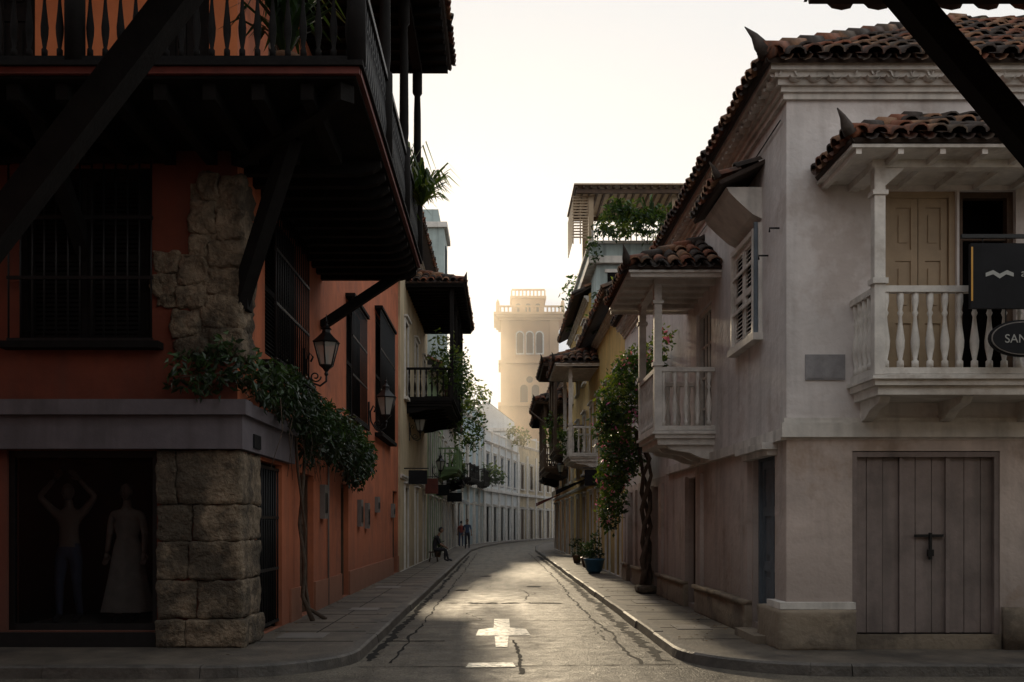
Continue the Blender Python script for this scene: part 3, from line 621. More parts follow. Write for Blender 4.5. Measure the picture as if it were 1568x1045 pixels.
# vine on the corner
th=Thing('trailing_vine')
bl=[((-3.65,11.75,3.40),(.3,.2,.28)),((-3.3,11.75,3.5),(.35,.26,.36)),((-2.95,12.4,3.42),(.26,.5,.32)),((-2.88,13.2,3.40),(.28,.5,.36)),((-2.85,14.1,3.33),(.3,.55,.4)),((-2.85,15.1,3.2),(.3,.6,.42)),((-2.85,16.2,3.12),(.3,.7,.5)),((-2.86,17.4,3.15),(.31,.8,.5)),((-2.85,18.8,3.1),(.32,.8,.52)),((-2.85,20.2,3.0),(.32,.8,.5)),((-2.88,21.0,3.0),(.26,.5,.36)),((-2.95,15.3,2.75),(.15,.3,.3)),((-2.85,19.6,2.6),(.22,.5,.3))]
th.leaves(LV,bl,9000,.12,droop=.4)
for q in range(22):
    y0=U(12.5,21); pts=[(-2.95+U(-.1,.2),y0,3.2),(-2.8+U(-.15,.1),y0+U(-.3,.3),2.8),(-2.85,y0+U(-.4,.4),2.45-U(0,.3))]; th.tube('tendrils',BARK,pts,[.008,.006,.003],4)
th.tube('stem',BARK,[(-2.85,15.2,.12),(-3.02,15.25,.5),(-2.95,15.1,1.),(-3.08,15.3,1.6),(-3.0,15.2,2.2),(-3.0,15.4,3.1)],[.04,.03,.03,.025,.025,.02],6)
th.tube('stem',BARK,[(-2.7,15.5,.12),(-2.95,15.4,.3),(-3.05,15.45,.9),(-2.97,15.25,1.5),(-3.06,15.1,2.4),(-3.0,14.6,3.1)],[.035,.03,.02,.02,.02,.02],6)
th.tube('stem',BARK,[(-3.0,15.4,3.1),(-3.0,18,3.1),(-3.0,21,3.1)],[.02,.015,.01],6)
th.tube('stem',BARK,[(-3.0,14.6,3.1),(-3.0,12.2,3.3),(-3.3,11.85,3.4),(-3.8,11.85,3.35)],[.02,.015,.012,.01],6)
th.done()
def potplant(name,c,r,n,size,spiky=True,pot=True,mats=LG,h=.8):
    th=Thing(name)
    if pot: th.lathe('pot',T2,c,[(.12,0),(.17,.25),(.19,.27),(.19,.31),(.15,.31)],10)
    base=Vector(c)+Vector((0,0,.28 if pot else 0))
    if spiky:
        for i in range(n):
            a=U(0,6.28); L=r*U(.6,1.2); rise=h*U(.3,1.1); w=size*U(.7,1.3); d=Vector((math.cos(a),math.sin(a),0)); sd=Vector((-d.y,d.x,0))*w
            pts=[base, base+d*L*.3+Vector((0,0,rise*.7)), base+d*L*.7+Vector((0,0,rise)), base+d*L*1.05+Vector((0,0,rise*.6))]
            nm,mt=mats[int(R()*3)]
            th.add(nm,mt,[pts[0]-sd*.4,pts[0]+sd*.4,pts[1]-sd,pts[1]+sd,pts[2]-sd*.8,pts[2]+sd*.8,pts[3]],[(0,1,3,2),(2,3,5,4),(4,5,6)])
    else: th.leaves(mats,[((base.x,base.y,base.z+h*.45),(r,r,h*.55)),((base.x+r*.5,base.y-r*.2,base.z+h*.3),(r*.6,r*.6,h*.4)),((base.x-r*.4,base.y,base.z+h*.75),(r*.5,r*.5,h*.35))],n,size)
    th.done()
potplant('balcony_fern',(-1.75,17.0,6.3),.6,110,.03,h=1.5); potplant('balcony_fern',(-1.3,16.6,6.9),.45,80,.025,pot=False,h=.5); potplant('balcony_fern',(-1.3,17.3,7.2),.55,90,.028,pot=False,h=.6)
potplant('balcony_fern',(-2.3,10.7,6.3),.6,90,.03,mats=LV,h=1.1)

# ------------------------------------------------------------ mannequins & people
def figure(name,J,bones,root,head,face,hair,skinm=SKIN,hands=(),scale_head=1.,extra=None):
    names=list(J); idx={n:i for i,n in enumerate(names)}
    me=bpy.data.meshes.new('body'); me.from_pydata([J[n][0] for n in names],[(idx[a],idx[b]) for a,b,_ in bones],[])
    ob=bpy.data.objects.new('body',me); scene.collection.objects.link(ob)
    md=ob.modifiers.new('s','SKIN'); md.use_smooth_shade=True; sb=ob.modifiers.new('u','SUBSURF'); sb.levels=2; sb.render_levels=2
    for i,n in enumerate(names):
        r=J[n][1]; r=(r,r) if not isinstance(r,tuple) else r; v=me.skin_vertices[0].data[i]; v.radius=r; v.use_root=(n==root)
    dg=bpy.context.evaluated_depsgraph_get(); ev=ob.evaluated_get(dg); nm=bpy.data.meshes.new_from_object(ev)
    bpy.data.objects.remove(ob)
    mats=[]; 
    for b in bones:
        if b[2] not in mats: mats.append(b[2])
    nm.materials.clear()
    for m in mats: nm.materials.append(m)
    for p in nm.polygons:
        c=p.center; best=None
        for a,b,m in bones:
            A=Vector(J[a][0]);B=Vector(J[b][0]); t=max(0,min(1,(c-A).dot(B-A)/max(1e-6,(B-A).length_squared))); d=(c-A-(B-A)*t).length
            if best is None or d<best[0]: best=(d,m)
        p.material_index=mats.index(best[1]); p.use_smooth=True
    th=Thing(name); f=Vector(face).normalized(); s=Vector((f.y,-f.x,0)).normalized(); up=s.cross(f); 
    if up.z<0: up=-up
    H=Vector(head); k=scale_head
    def ell(part,mat,c,r,ns=10,cut=None):
        vs=[];fs=[]
        for i in range(ns+1):
            t=math.pi*i/ns
            for j in range(ns*2):
                a=math.pi*j/ns; l=Vector((math.sin(t)*math.cos(a),math.sin(t)*math.sin(a),math.cos(t)))
                x=l.x*r[0]; y=l.y*r[1]; z=l.z*r[2]
                if part=='head' and z<0: x*=1+.35*z/r[2]*abs(z/r[2]); y*=1+.15*z/r[2]
                if cut and y>cut[0] and z<cut[1]: y=cut[0]
                vs.append(c+s*x+f*y+up*z)
        for i in range(ns):
            for j in range(ns*2):
                j2=(j+1)%(ns*2); fs.append((i*ns*2+j,i*ns*2+j2,(i+1)*ns*2+j2,(i+1)*ns*2+j))
        th.add(part,mat,vs,fs,True)
    ell('head',skinm,H,(.075*k,.095*k,.115*k),12)
    ell('nose',skinm,H+f*.095*k-up*.015*k,(.012*k,.02*k,.024*k),6)
    ell('lips',CLOTHR if skinm is SKIN else skinm,H+f*.083*k-up*.055*k,(.024*k,.01*k,.008*k),6)
    for sg in (-1,1):
        ell('ears',skinm,H+s*.076*k*sg-up*.005*k,(.01*k,.02*k,.03*k),6)
        ell('eyes',CLOTHD if skinm is SKIN else skinm,H+f*.084*k+s*.03*sg*k+up*.008*k,(.013*k,.008*k,.007*k),6)
    if hair: ell('hair',hair,H-f*.012*k+up*.018*k,(.082*k,.098*k,.112*k),12,cut=(.03,.05))
    for (w,d,curl) in hands:
        w=Vector(w); d=Vector(d).normalized(); sd=d.cross(Vector(curl)).normalized(); cu=Vector(curl).normalized()
        th.tube('palms',skinm,[w,w+d*.045,w+d*.09],[.024,.034,.03],8)
        for i,L in enumerate((.065,.075,.07,.055)):
            o=sd*(i-1.5)*.018; b=w+d*.085+o; th.tube('fingers',skinm,[b,b+d*L*.5+cu*L*.1,b+d*L*.8+cu*L*.35,b+d*L+cu*L*.6],[.009,.0085,.008,.005],5)
        b=w+d*.03-sd*.03; th.tube('thumbs',skinm,[b,b+d*.03-sd*.02,b+d*.055-sd*.02+cu*.02],[.011,.010,.006],5)
    if extra: extra(th)
    e=th.done(); nm.name='body'; o=bpy.data.objects.new('body',nm); scene.collection.objects.link(o); o.parent=e; o.matrix_parent_inverse=Matrix.Translation(-e.location)
def standing(name,x,y,z,ang,top,leg,hair,skinm=SKIN,stride=.18,arms='down',k=1.,shoe=CLOTHD,extra=None):
    ca,sa=math.cos(ang),math.sin(ang)
    def P(fx,sx,h): return (x+(ca*fx+sa*sx)*k, y+(sa*fx-ca*sx)*k, z+h*k)
    st=stride
    J={'pel':(P(0,0,.95),(.13,.10)),'wai':(P(0,0,1.12),(.12,.09)),'che':(P(.01,0,1.32),(.145,.10)),'nk':(P(0,0,1.46),.06),'nk2':(P(.01,0,1.55),.05),'hd':(P(.02,0,1.6),.055)}
    for sg,t in ((1,'L'),(-1,'R')):
        s_=st*sg
        J['hip'+t]=(P(0,.09*sg,.88),.095); J['kn'+t]=(P(s_*.6+.03,.10*sg,.49),.062); J['an'+t]=(P(s_-(.06 if sg<0 else 0),.10*sg,.09),.042); J['to'+t]=(P(s_+.15,.11*sg,.04),.036)
        J['sh'+t]=(P(0,.18*sg,1.41),.062)
        if arms=='down': J['el'+t]=(P(-s_*.6,.235*sg,1.14),.043); J['wr'+t]=(P(-s_*1.+.06,.25*sg,.90),.028)
        elif arms=='up': J['el'+t]=(P(.05,.36*sg,1.62),.043); J['wr'+t]=(P(.06,.16*sg,1.84),.028)
    b=[('pel','wai',top),('wai','che',top),('che','nk',top),('nk','nk2',skinm),('nk2','hd',skinm)]
    for t in 'LR': b+=[('pel','hip'+t,leg),('hip'+t,'kn'+t,leg),('kn'+t,'an'+t,leg),('an'+t,'to'+t,shoe),('che','sh'+t,top),('sh'+t,'el'+t,top),('el'+t,'wr'+t,skinm)]
    hands=[]
    for t in 'LR':
        E=Vector(J['el'+t][0]);W=Vector(J['wr'+t][0]); hands.append((W,W-E,(ca,sa,0.01)))
    for n in J: J[n]=(J[n][0],J[n][1] if k==1 else (tuple(q*k for q in J[n][1]) if isinstance(J[n][1],tuple) else J[n][1]*k))
    figure(name,J,b,'pel',P(.03,0,1.68),(ca,sa,0),hair,skinm,hands,k,extra)
standing('walking_man',-1.95,60,.13,-math.pi/2,CLOTHB,CLOTHD,CLOTHD,stride=.2)
standing('walking_woman',-2.55,66,.13,math.pi/2,CLOTHR,CLOTHB,CLOTHD,stride=.14,k=.95)
def stool(th):
    for dx in (-.16,.16):
        for dy in (-.16,.16): th.tube('stool_legs',DWOOD2,[(-2.62+dx,39.5+dy,.12),(-2.62+dx*.7,39.5+dy*.7,.48)],.018,6)
    th.box('stool_seat',DWOOD2,WORLD,-2.8,-2.44,39.32,39.68,.48,.52)
x,y=-2.62,39.5
J={'pel':((x,y,.62),(.13,.12)),'wai':((x+.03,y,.80),(.13,.10)),'che':((x+.12,y,1.0),(.15,.11)),'nk':((x+.19,y,1.15),.06),'nk2':((x+.23,y,1.22),.05),'hd':((x+.26,y,1.28),.055)}
for sg,t in ((1,'L'),(-1,'R')):
    J['hip'+t]=((x+.05,y+.1*sg,.60),.09); J['kn'+t]=((x+.47,y+.16*sg,.60),.062); J['an'+t]=((x+.45+.12*(sg>0),y+.16*sg,.21),.042); J['to'+t]=((x+.62+.12*(sg>0),y+.17*sg,.16),.036)
    J['sh'+t]=((x+.15,y+.19*sg,1.10),.06); J['el'+t]=((x+.25,y+.24*sg,.83),.043); J['wr'+t]=((x+.46,y+.12*sg,.71),.028)
b=[('pel','wai',CLOTHD),('wai','che',CLOTHD),('che','nk',CLOTHD),('nk','nk2',SKIN),('nk2','hd',SKIN)]
for t in 'LR': b+=[('pel','hip'+t,CLOTHD),('hip'+t,'kn'+t,CLOTHD),('kn'+t,'an'+t,CLOTHD),('an'+t,'to'+t,CLOTHD),('che','sh'+t,CLOTHD),('sh'+t,'el'+t,CLOTHD),('el'+t,'wr'+t,SKIN)]
hs=[(J['wr'+t][0],Vector(J['wr'+t][0])-Vector(J['el'+t][0]),(0,0,-1)) for t in 'LR']
figure('seated_man',J,b,'pel',(x+.30,y,1.37),(1,-.15,-.15),CLOTHD,SKIN,hs,1.,stool)
def dress(th):
    prof=[(.10,1.30),(.17,1.18),(.13,1.02),(.17,.9),(.24,.5),(.33,.08)]
    vs=[];fs=[];n=28
    for i,(r,z) in enumerate(prof):
        for j in range(n):
            t=2*math.pi*j/n; rr=r*(1+(.06*i/5)*math.sin(7*t)); vs.append((-4.72+rr*math.cos(t),12.62+rr*.75*math.sin(t),.42+z))
    for i in range(len(prof)-1):
        for j in range(n): fs.append((i*n+j,i*n+(j+1)%n,(i+1)*n+(j+1)%n,(i+1)*n+j))
    th.add('dress',CLOTHW,vs,fs,True)
standing('shop_mannequin',-5.45,12.6,.36,-math.pi/2,MANNEQ,CLOTHB,None,MANNEQ,stride=.05,arms='up',k=.98)
standing('shop_mannequin',-4.72,12.62,.36,-math.pi/2,CLOTHW,MANNEQ,None,MANNEQ,stride=.03,k=.98,extra=dress)
th=Thing('shop_display_plinth')
th.box('display_floor',METER,WORLD,-5.92,-4.15,12.32,13.7,.325,.36); th.done()

# ------------------------------------------------------------ RIGHT CORNER BUILDING
RX=3.4; RY=11.8
GS=F((RX,0),(0,1),(-1,0)); GF=F((0,RY),(1,0),(0,-1))
th=Thing('white_corner_building')
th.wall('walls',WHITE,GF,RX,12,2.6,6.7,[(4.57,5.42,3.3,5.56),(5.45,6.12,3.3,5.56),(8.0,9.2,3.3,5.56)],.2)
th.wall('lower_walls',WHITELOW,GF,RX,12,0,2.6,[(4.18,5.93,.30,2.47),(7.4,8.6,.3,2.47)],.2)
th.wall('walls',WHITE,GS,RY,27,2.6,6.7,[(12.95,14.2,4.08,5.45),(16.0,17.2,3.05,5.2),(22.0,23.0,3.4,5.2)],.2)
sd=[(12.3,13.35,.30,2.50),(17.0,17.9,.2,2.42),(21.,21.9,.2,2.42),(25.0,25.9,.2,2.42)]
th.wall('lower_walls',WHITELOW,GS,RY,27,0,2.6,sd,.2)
body(th,WHITE,GS,RY,27,6.7,9,first=False)
th.box('belt_course',TRIM,GF,RX-.07,12,0,.07,2.63,2.80); th.box('belt_course',TRIM,GF,RX-.04,12,0,.04,2.80,2.86)
th.box('belt_course',TRIM,GS,RY,20,0,.07,2.60,2.74); 
for i in range(9):
    a0=4.18+1.75*i/9; a1=4.18+1.75*(i+1)/9; th.box('plank_door',GDOOR,GF,a0+.004,a1-.004,-.12,-.08+U(-.006,.006),.31,2.46)
th.box('door_frame',GDOOR,GF,4.18,4.24,-.075,-.01,.3,2.46); th.box('door_frame',GDOOR,GF,5.87,5.93,-.075,-.01,.3,2.46); th.box('door_frame',GDOOR,GF,4.24,5.87,-.075,-.012,2.40,2.46)
th.box('door_fittings',IRON,GF,4.94,5.28,-.065,-.04,1.45,1.48); th.box('door_fittings',IRON,GF,5.11,5.14,-.062,-.03,1.18,1.5); th.box('door_fittings',IRON,GF,5.09,5.16,-.06,-.025,1.22,1.30)
th.box('door_fittings',GDOOR,GF,4.76,4.80,-.07,-.045,.31,2.40)
th.box('door_fittings',GDOOR,GF,5.31,5.36,-.07,-.045,.31,2.40)
th.box('door_step',PLINTH,GF,4.2,5.93,-.12,.03,.1,.30)
fill(th,GF,7.4,8.6,.3,2.47,'plank',GDOOR,.1)
th.rock('plinth',PLINTH,GF,RX-.12,4.20,-.9,.11,.10,.60,.012,9,.02); th.box('plinth',TRIM,GF,RX-.10,4.19,-.5,.09,.60,.68)
th.box('plinth',PLINTH,GF,5.95,7.38,0,.10,.1,.62)
for (a,b) in ((13.4,17.0),(17.92,21.),(21.92,25.),(25.92,27.)):
    th.rock('plinth',PLINTH,GS,a+.02,b-.02,-.1,.10,.1,.53,.012,9,.02); th.box('plinth',PLINTH,GS,a+.02,b-.02,0,.13,.52,.58)
    for q in (a+.02,b-.42):
        th.box('pilasters',WHITELOW,GS,q,q+.4,0,.06,.58,2.45); 
th.box('door_hood',TRIM,GS,12.15,13.55,0,.20,2.52,2.60); th.box('door_hood',TRIM,GS,12.2,13.5,0,.12,2.45,2.52)
fill(th,GS,12.3,13.35,.30,2.5,'panel',BWOOD,.12); th.box('door_step',PLINTH,GS,12.3,13.35,-.1,.25,.1,.22)
for (a,b) in ((17.0,17.9),(21.,21.9),(25.0,25.9)): fill(th,GS,a,b,.2,2.42,'panel',DWOOD2,.14)
th.box('wall_plaque',PLAQUE,GF,3.62,4.09,0,.02,3.31,3.61); th.box('wall_plaque',PLAQUE,GF,3.64,4.07,.02,.026,3.33,3.59)
z=6.62
for pr,h in ((.05,.07),(.09,.06),(.14,.07),(.19,.06),(.25,.08)):
    th.box('cornice',TRIM,GF,RX-pr,12,0,pr,z,z+h); th.box('cornice',TRIM,GS,RY,27,0,pr,z,z+h-.001); z+=h
wt=[('cornice_rolls',TRIM)]
tiles(th,(RX-.17,RY-.17,6.80),(12,RY-.17,6.80),Vector((0,.2,.02)),base=False,sp=.22,tl=.2,mats=wt,maxlen=.2)
tiles(th,(RX-.17,27,6.80),(RX-.17,RY-.17,6.80),Vector((.2,0,.02)),base=False,sp=.22,tl=.2,mats=wt,maxlen=.2)
tiles(th,(RX-.34,RY-.34,6.99),(12,RY-.34,6.99),Vector((0,4.2,2.5)),True,False,sp=.22,wts=(.4,.3,.3))
tiles(th,(RX-.34,27,6.99),(RX-.34,RY-.34,6.99),Vector((4.2,0,2.5)),False,True,sp=.22,wts=(.4,.3,.3))
horn(th,(RX-.3,RY-.3,7.03),(-1,.1,0),s=1.1)
for i in range(14):
    A_=Vector((RX-.34,RY-.34,7.05))+Vector((4.2,4.2,2.5))*(i/14); B_=Vector((RX-.34,RY-.34,7.03))+Vector((4.2,4.2,2.5))*((i+1.15)/14); th.tube('hip_tiles',(T1,T2,T3)[i%3],[A_,B_],[.115,.095],8)
balcony(th,GF,4.15,8.2,3.26,.80,WWOOD,rh=.98,roofz=5.66,rise=.66,over=.42,sp=.165,k=1.25,posts=3,hseg=10,brk=True,soffit=WWOOD)
fill(th,GF,4.57,5.42,3.3,5.56,'panel',BEIGE,.1); fill(th,GF,5.45,6.12,3.3,5.56,'open',DWOOD2,.12)
fill(th,GF,8.0,9.2,3.3,5.56,'panel',BEIGE,.1)
balcony(th,GS,15.7,17.5,3.08,.95,WWOOD,rh=1.,roofz=5.50,rise=.75,over=.5,sp=.17,k=1.25,posts=2,soffit=WWOOD)
fill(th,GS,16.0,17.2,3.05,5.2,'glass',WWOOD,.1); fill(th,GS,22.,23.,3.4,5.2,'glass',WWOOD,.1)
fill(th,GS,12.95,14.2,4.08,5.45,'louver',WWOOD,-.06); surround(th,GS,12.95,14.2,4.08,5.45,TRIM,.06,.05,True,False)
th.box('window_cage',BWOOD,GS,12.9,12.94,.055,.10,4.0,5.52)
for z in (4.55,5.05): th.box('window_cage',WWOOD,GS,12.94,14.25,.08,.10,z-.02,z+.02)
vs=[GS.p(a,d,z) for a in (12.9,14.3) for d,z in ((0,5.56),(.12,5.62),(.3,5.78),(.42,5.9),(.46,5.97),(0,5.97))]
th.add('window_hood',TRIM,vs,[(0,1,2,3,4,5),(11,10,9,8,7,6)]+[(i,(i+1)%6,6+(i+1)%6,6+i) for i in range(6)])
tiles(th,GS.p(12.75,.6,6.02),GS.p(14.45,.6,6.02),Vector((.6,0,.28)),sp=.2,tl=.3); horn(th,GS.p(12.75,.6,6.04),(-.6,-.3,0),s=.6)
for (y,z) in ((12.1,5.2),(12.6,5.0)): th.tube('wall_hooks',IRON,[GS.p(y,0,z),GS.p(y,.12,z),GS.p(y,.12,z-.05)],.012,5)
th.tube('wall_cable',IRON,[GS.p(11.95+i*1.5,.03,6.45-.04*math.sin(i*1.3)) for i in range(10)],.009,4)
th.done()

# hanging signs
th=Thing('hanging_shop_sign')
yS=10.72; fs_=F((0,yS),(1,0),(0,-1))
th.box('bracket_bar',IRON,fs_,4.97,6.2,-.02,.02,4.68,4.72); th.tube('bracket_post',IRON,[(6.2,yS,3.2),(6.2,yS,4.75)],.03,8); th.beam('bracket_arm',IRON,(6.2,yS,3.9),(6.2,11.2,3.9),.04,.04); th.beam('bracket_arm',IRON,(6.2,yS,4.2),(6.2,11.0,4.2),.04,.04)
th.box('board',SIGNM,fs_,5.06,6.05,-.025,.025,3.92,4.62)
for a in (5.2,5.95): th.tube('chains',IRON,[(a,yS,4.62),(a,yS,4.69)],.008,4)
th.add('book_emblem',SIGNL,[fs_.p(a,.03,z) for a,z in ((5.22,4.30),(5.30,4.33),(5.37,4.29),(5.45,4.33),(5.52,4.30),(5.52,4.26),(5.44,4.285),(5.37,4.24),(5.30,4.285),(5.22,4.26))],[(0,1,8,9),(1,2,7,8),(2,3,6,7),(3,4,5,6)])
th.add('edge_strip',GOLD,[fs_.p(a,.028,z) for a,z in ((5.065,4.0),(5.085,4.0),(5.085,4.58),(5.065,4.58))],[(0,1,2,3)])
th.done()
def text(root,body_,p,size,rotx=math.pi/2,rz=0,mat=SIGNL):
    c=bpy.data.curves.new('lettering','FONT'); c.body=body_; c.size=size; c.extrude=.002; c.materials.append(mat)
    o=bpy.data.objects.new('lettering',c); scene.collection.objects.link(o); o.parent=root; o.matrix_parent_inverse=Matrix.Translation(-root.location); o.location=p; o.rotation_euler=(rotx,0,rz)
text(th.root,'abaco',(5.60,yS-.03,4.26),.12)
th=Thing('oval_shop_sign')
n=32; cx,cz=5.62,3.60
for d,rx,rz_,mt,pt in ((0,.36,.20,SIGNM,'board'),(.018,.335,.178,METER,'rim'),(.021,.325,.168,SIGNM,'face')):
    vs=[fs_.p(cx+rx*math.cos(2*math.pi*i/n),d-.012,cz+rz_*math.sin(2*math.pi*i/n)) for i in range(n)]+[fs_.p(cx+rx*math.cos(2*math.pi*i/n),d+.012,cz+rz_*math.sin(2*math.pi*i/n)) for i in range(n)]
    th.add(pt,mt,vs,[tuple(range(n)),tuple(range(2*n-1,n-1,-1))]+[(i,(i+1)%n,n+(i+1)%n,n+i) for i in range(n)])
for a in (5.45,5.8): th.tube('chains',IRON,[(a,yS,3.77),(a,yS,3.95)],.008,4)
th.done(); text(th.root,'SAN',(5.42,yS-.036,3.55),.13)

# bougainvillea on right wall
th=Thing('climbing_bougainvillea')
bl=[((2.85,21.2,4.75),(.5,.9,.5)),((2.55,20.8,4.2),(.5,.7,.55)),((2.45,21.2,3.7),(.46,.8,.5)),((2.7,22.0,3.1),(.5,.9,.5)),((2.6,22.8,2.7),(.42,.8,.4)),((3.05,21.0,5.1),(.4,.6,.3)),((2.75,24.2,2.2),(.35,.7,.4)),((2.8,25.5,1.9),(.3,.6,.5)),((2.8,23.5,3.6),(.45,.8,.5)),((2.3,20.8,3.9),(.28,.4,.35)),((2.5,21.8,2.5),(.3,.5,.35)),((3.05,19.6,4.9),(.28,.5,.3)),((3.1,19.0,5.15),(.22,.4,.25))]
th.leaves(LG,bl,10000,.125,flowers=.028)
for k in range(3):
    pts=[(3.12+U(-.05,.05),21.4+k*.12,.12)]
    for i in range(1,9): pts.append((3.15+.1*math.sin(i*1.4+k*2),21.4+.16*math.sin(i*1.1+k*2.1),.12+i*.36))
    pts.append((2.9,21.2,3.6)); th.tube('trunk',BARK,pts,[.07]*3+[.05]*4+[.04]*3,7)
th.rock('root_planter',STONE,F((0,0),(1,0),(0,1)),2.95,3.38,21.1,21.9,.12,.3,.02,3)
th.done()
th=Thing('blue_flower_pot'); th.lathe('pot',BLUEPOT,(2.85,30,.122),[(.16,0),(.24,.1),(.30,.38),(.32,.40),(.32,.45),(.27,.45),(.26,.40)],16)
th.leaves(LV,[((2.85,30,.80),(.28,.28,.35)),((2.95,30.1,1.2),(.15,.15,.2))],450,.12); th.done()
for (x,y,h) in ((3.0,34.5,.6),(2.95,38,.7),(-2.8,45,.6)): potplant('potted_shrub',(x,y,.122),.28,260,.12,spiky=False,mats=LV,h=h)

# ------------------------------------------------------------ generic street buildings
def townhouse(name,p,q,side,z1,wm,bays,tm=TRIM,floors=2,back=8,door=DWOOD2,win='louver',wmat=DWOOD,roof=True,fz=None,ww=1.0,extra=None,parapet=False):
    fr,L=seg(p,q,side); th=Thing(name); holes=[]; inf=[]
    fz=fz or [(.15,2.7)]+[(3.6+i*3.6,3.6+i*3.6+2.3) for i in range(floors-1)]
    for i in range(bays):
        c=L*(i+.5)/bays
        for fl,(a,b) in enumerate(fz):
            h=(c-ww/2,c+ww/2,a,b); holes.append(h); inf.append((fl,h))
    th.wall('walls',wm,fr,0,L,0,z1,holes,.2); body(th,wm,fr,.002,L-.002,z1,back)
    for fl,h in inf:
        fill(th,fr,*h,'panel' if fl==0 else win,door if fl==0 else wmat,.1); surround(th,fr,*h,tm,.13,.05,fl>0,True)
    th.box('plinth',tm,fr,.01,L-.01,0,.03,.0,.14)
    cornice(th,tm,fr,0,L,z1-.3); cornice(th,tm,fr,0,L,3.05,((.05,.06),(.09,.06)))
    if parapet:
        th.box('parapet',wm,fr,.01,L-.01,-.2,.04,z1-.07,z1+.7); th.box('parapet',tm,fr,0,L,-.25,.1,z1+.7,z1+.8)
        for i in range(bays+1): 
            a=min(L-.15,max(.15,L*i/bays)); th.box('parapet',tm,fr,a-.14,a+.14,-.27,.12,z1-.02,z1+1.0)
    if roof:
        A=fr.p(-.05,.55,z1-.02);B=fr.p(L+.05,.55,z1-.02); up=fr.p(0,-3.5,2.1)-fr.p(0,.55,0)
        tiles(th,A,B,up,sp=.28,tl=.5); th.quad('gable_wall',wm,fr.p(.003,0,z1),fr.p(.003,-3.5,z1+2.05),fr.p(.003,-7.5,z1))
    if extra: extra(th,fr,L)
    th.done()
def shopsign(th,fr,a,z,w=.6,h=.5,mat=SIGNM):
    th.box('projecting_sign',mat,fr,a,a+.06,.15,.15+w,z,z+h); th.tube('sign_bar',IRON,[fr.p(a+.03,0,z+h+.06),fr.p(a+.03,.2+w,z+h+.06)],.02,5)
def awn(th,fr,a0,a1,z,pr,mat):
    v=[fr.p(a,d,zz) for a in (a0,a1) for d,zz in ((0,z+.5),(pr,z+.05),(pr,z-.15),(0,z+.45))]
    th.add('awning',mat,v,[(0,1,5,4),(1,2,6,5),(0,1,2,3),(4,5,6,7)])
def exL2(th,fr,L):
    balcony(th,fr,2.0,9.5,5.75,1.55,DWOOD,rh=1.05,roofz=9.5,rise=.8,over=.4,sp=.2,k=1.1,floorm=DWOOD,tsp=.24,hseg=6,posts=4)
    shopsign(th,fr,1.2,2.9,.6,.45); shopsign(th,fr,8,2.8,.5,.6,REDTRIM)
townhouse('cream_balcony_house',(-3.1,31),(-3.05,42),1,11.6,CREAM,3,floors=3,fz=[(.15,2.8),(5.75,8.2)],extra=exL2,wmat=DWOOD,door=BWOOD)
potplant('balcony_plants',(-1.7,33.4,5.8),.7,900,.17,spiky=False,h=1.9); potplant('balcony_plants',(-1.5,36,6.2),.55,700,.16,spiky=False,pot=False,h=1.5); potplant('balcony_plants',(-1.25,38.5,4.6),.7,1100,.17,spiky=False,pot=False,h=2.2)
def exL3(th,fr,L):
    balcony(th,fr,6,9.5,4.3,1.,GREEN,rh=1.,sp=.25,k=1.2,hseg=6); shopsign(th,fr,3,2.9,.6,.5)
    w=F((-2.62,0),(0,1),(1,0)); th.box('lookout',TEAL,w,47,50,-2.2,.0,8.9,15.6); th.box('lookout_cornice',TRIM,w,46.85,50.15,-2.35,.15,15.6,15.85); th.box('lookout_cornice',TRIM,w,46.9,50.1,-2.3,.1,13.0,13.15); th.box('lookout_corbel',TRIM,w,47,50,-1.0,-.05,8.3,8.9)
    th.box('lookout_top',TEAL,w,47.4,49.6,-1.9,-.3,15.85,16.6); th.box('lookout_window',DARK,w,47.9,48.9,.0,.03,13.5,15.0); th.box('lookout_window',DARK,F((0,47),(1,0),(0,-1)),-4.1,-3.4,0,.03,13.5,15.0)
townhouse('green_balcony_house',(-3.05,42),(-2.95,52),1,8.4,GREEN,4,extra=exL3)
def exL4(th,fr,L): balcony(th,fr,3,8,4.0,.9,DWOOD,rh=1.,sp=.25,k=1.2,hseg=6); shopsign(th,fr,1.,2.8,.8,.5); awn(th,fr,9,12.5,2.9,1.1,PALE)
townhouse('grey_balcony_house',(-2.95,52),(-3.0,66),1,7.6,GREYW,4,extra=exL4)
potplant('balcony_plants',(-2.3,54,4.1),.5,400,.2,spiky=False,pot=False,h=1.5)
def pil(th,fr,L):
    n=5
    for i in range(n+1):
        a=min(L-.2,max(.2,L*i/n)); th.box('pilasters',TRIM,fr,a-.2,a+.2,.0,.13,.1,8.3)
    th.box('mid_cornice',TRIM,fr,0,L,0,.22,4.3,4.55)
def pilb(th,fr,L):
    pil(th,fr,L); balcony(th,fr,2,6,4.75,.8,DWOOD,rh=1.,sp=.3,k=1.2,hseg=5); balcony(th,fr,9,12,4.75,.8,DWOOD,rh=1.,sp=.3,k=1.2,hseg=5)
townhouse('light_blue_neoclassical_house',(-3.0,66),(-1.3,80),1,9.6,BLUEW,4,extra=pilb,roof=False,parapet=True,fz=[(.15,3.1),(5.0,7.4)],wmat=WWOOD,ww=1.1)
townhouse('white_neoclassical_house',(-1.3,80),(1.7,95),1,8.5,PALE,5,extra=pil,roof=False,parapet=True,fz=[(.15,3.1),(5.0,7.4)],wmat=BWOOD,door=DWOOD,ww=1.2)
townhouse('cream_arcade_house',(1.7,95),(6.6,111),1,9.3,CREAM,5,extra=pil,roof=False,parapet=True,fz=[(.15,3.1),(5.0,7.4)],wmat=DWOOD2,door=DWOOD2,ww=1.2)
townhouse('pink_end_house',(6.6,111),(14,128),1,8.2,PINK,5)
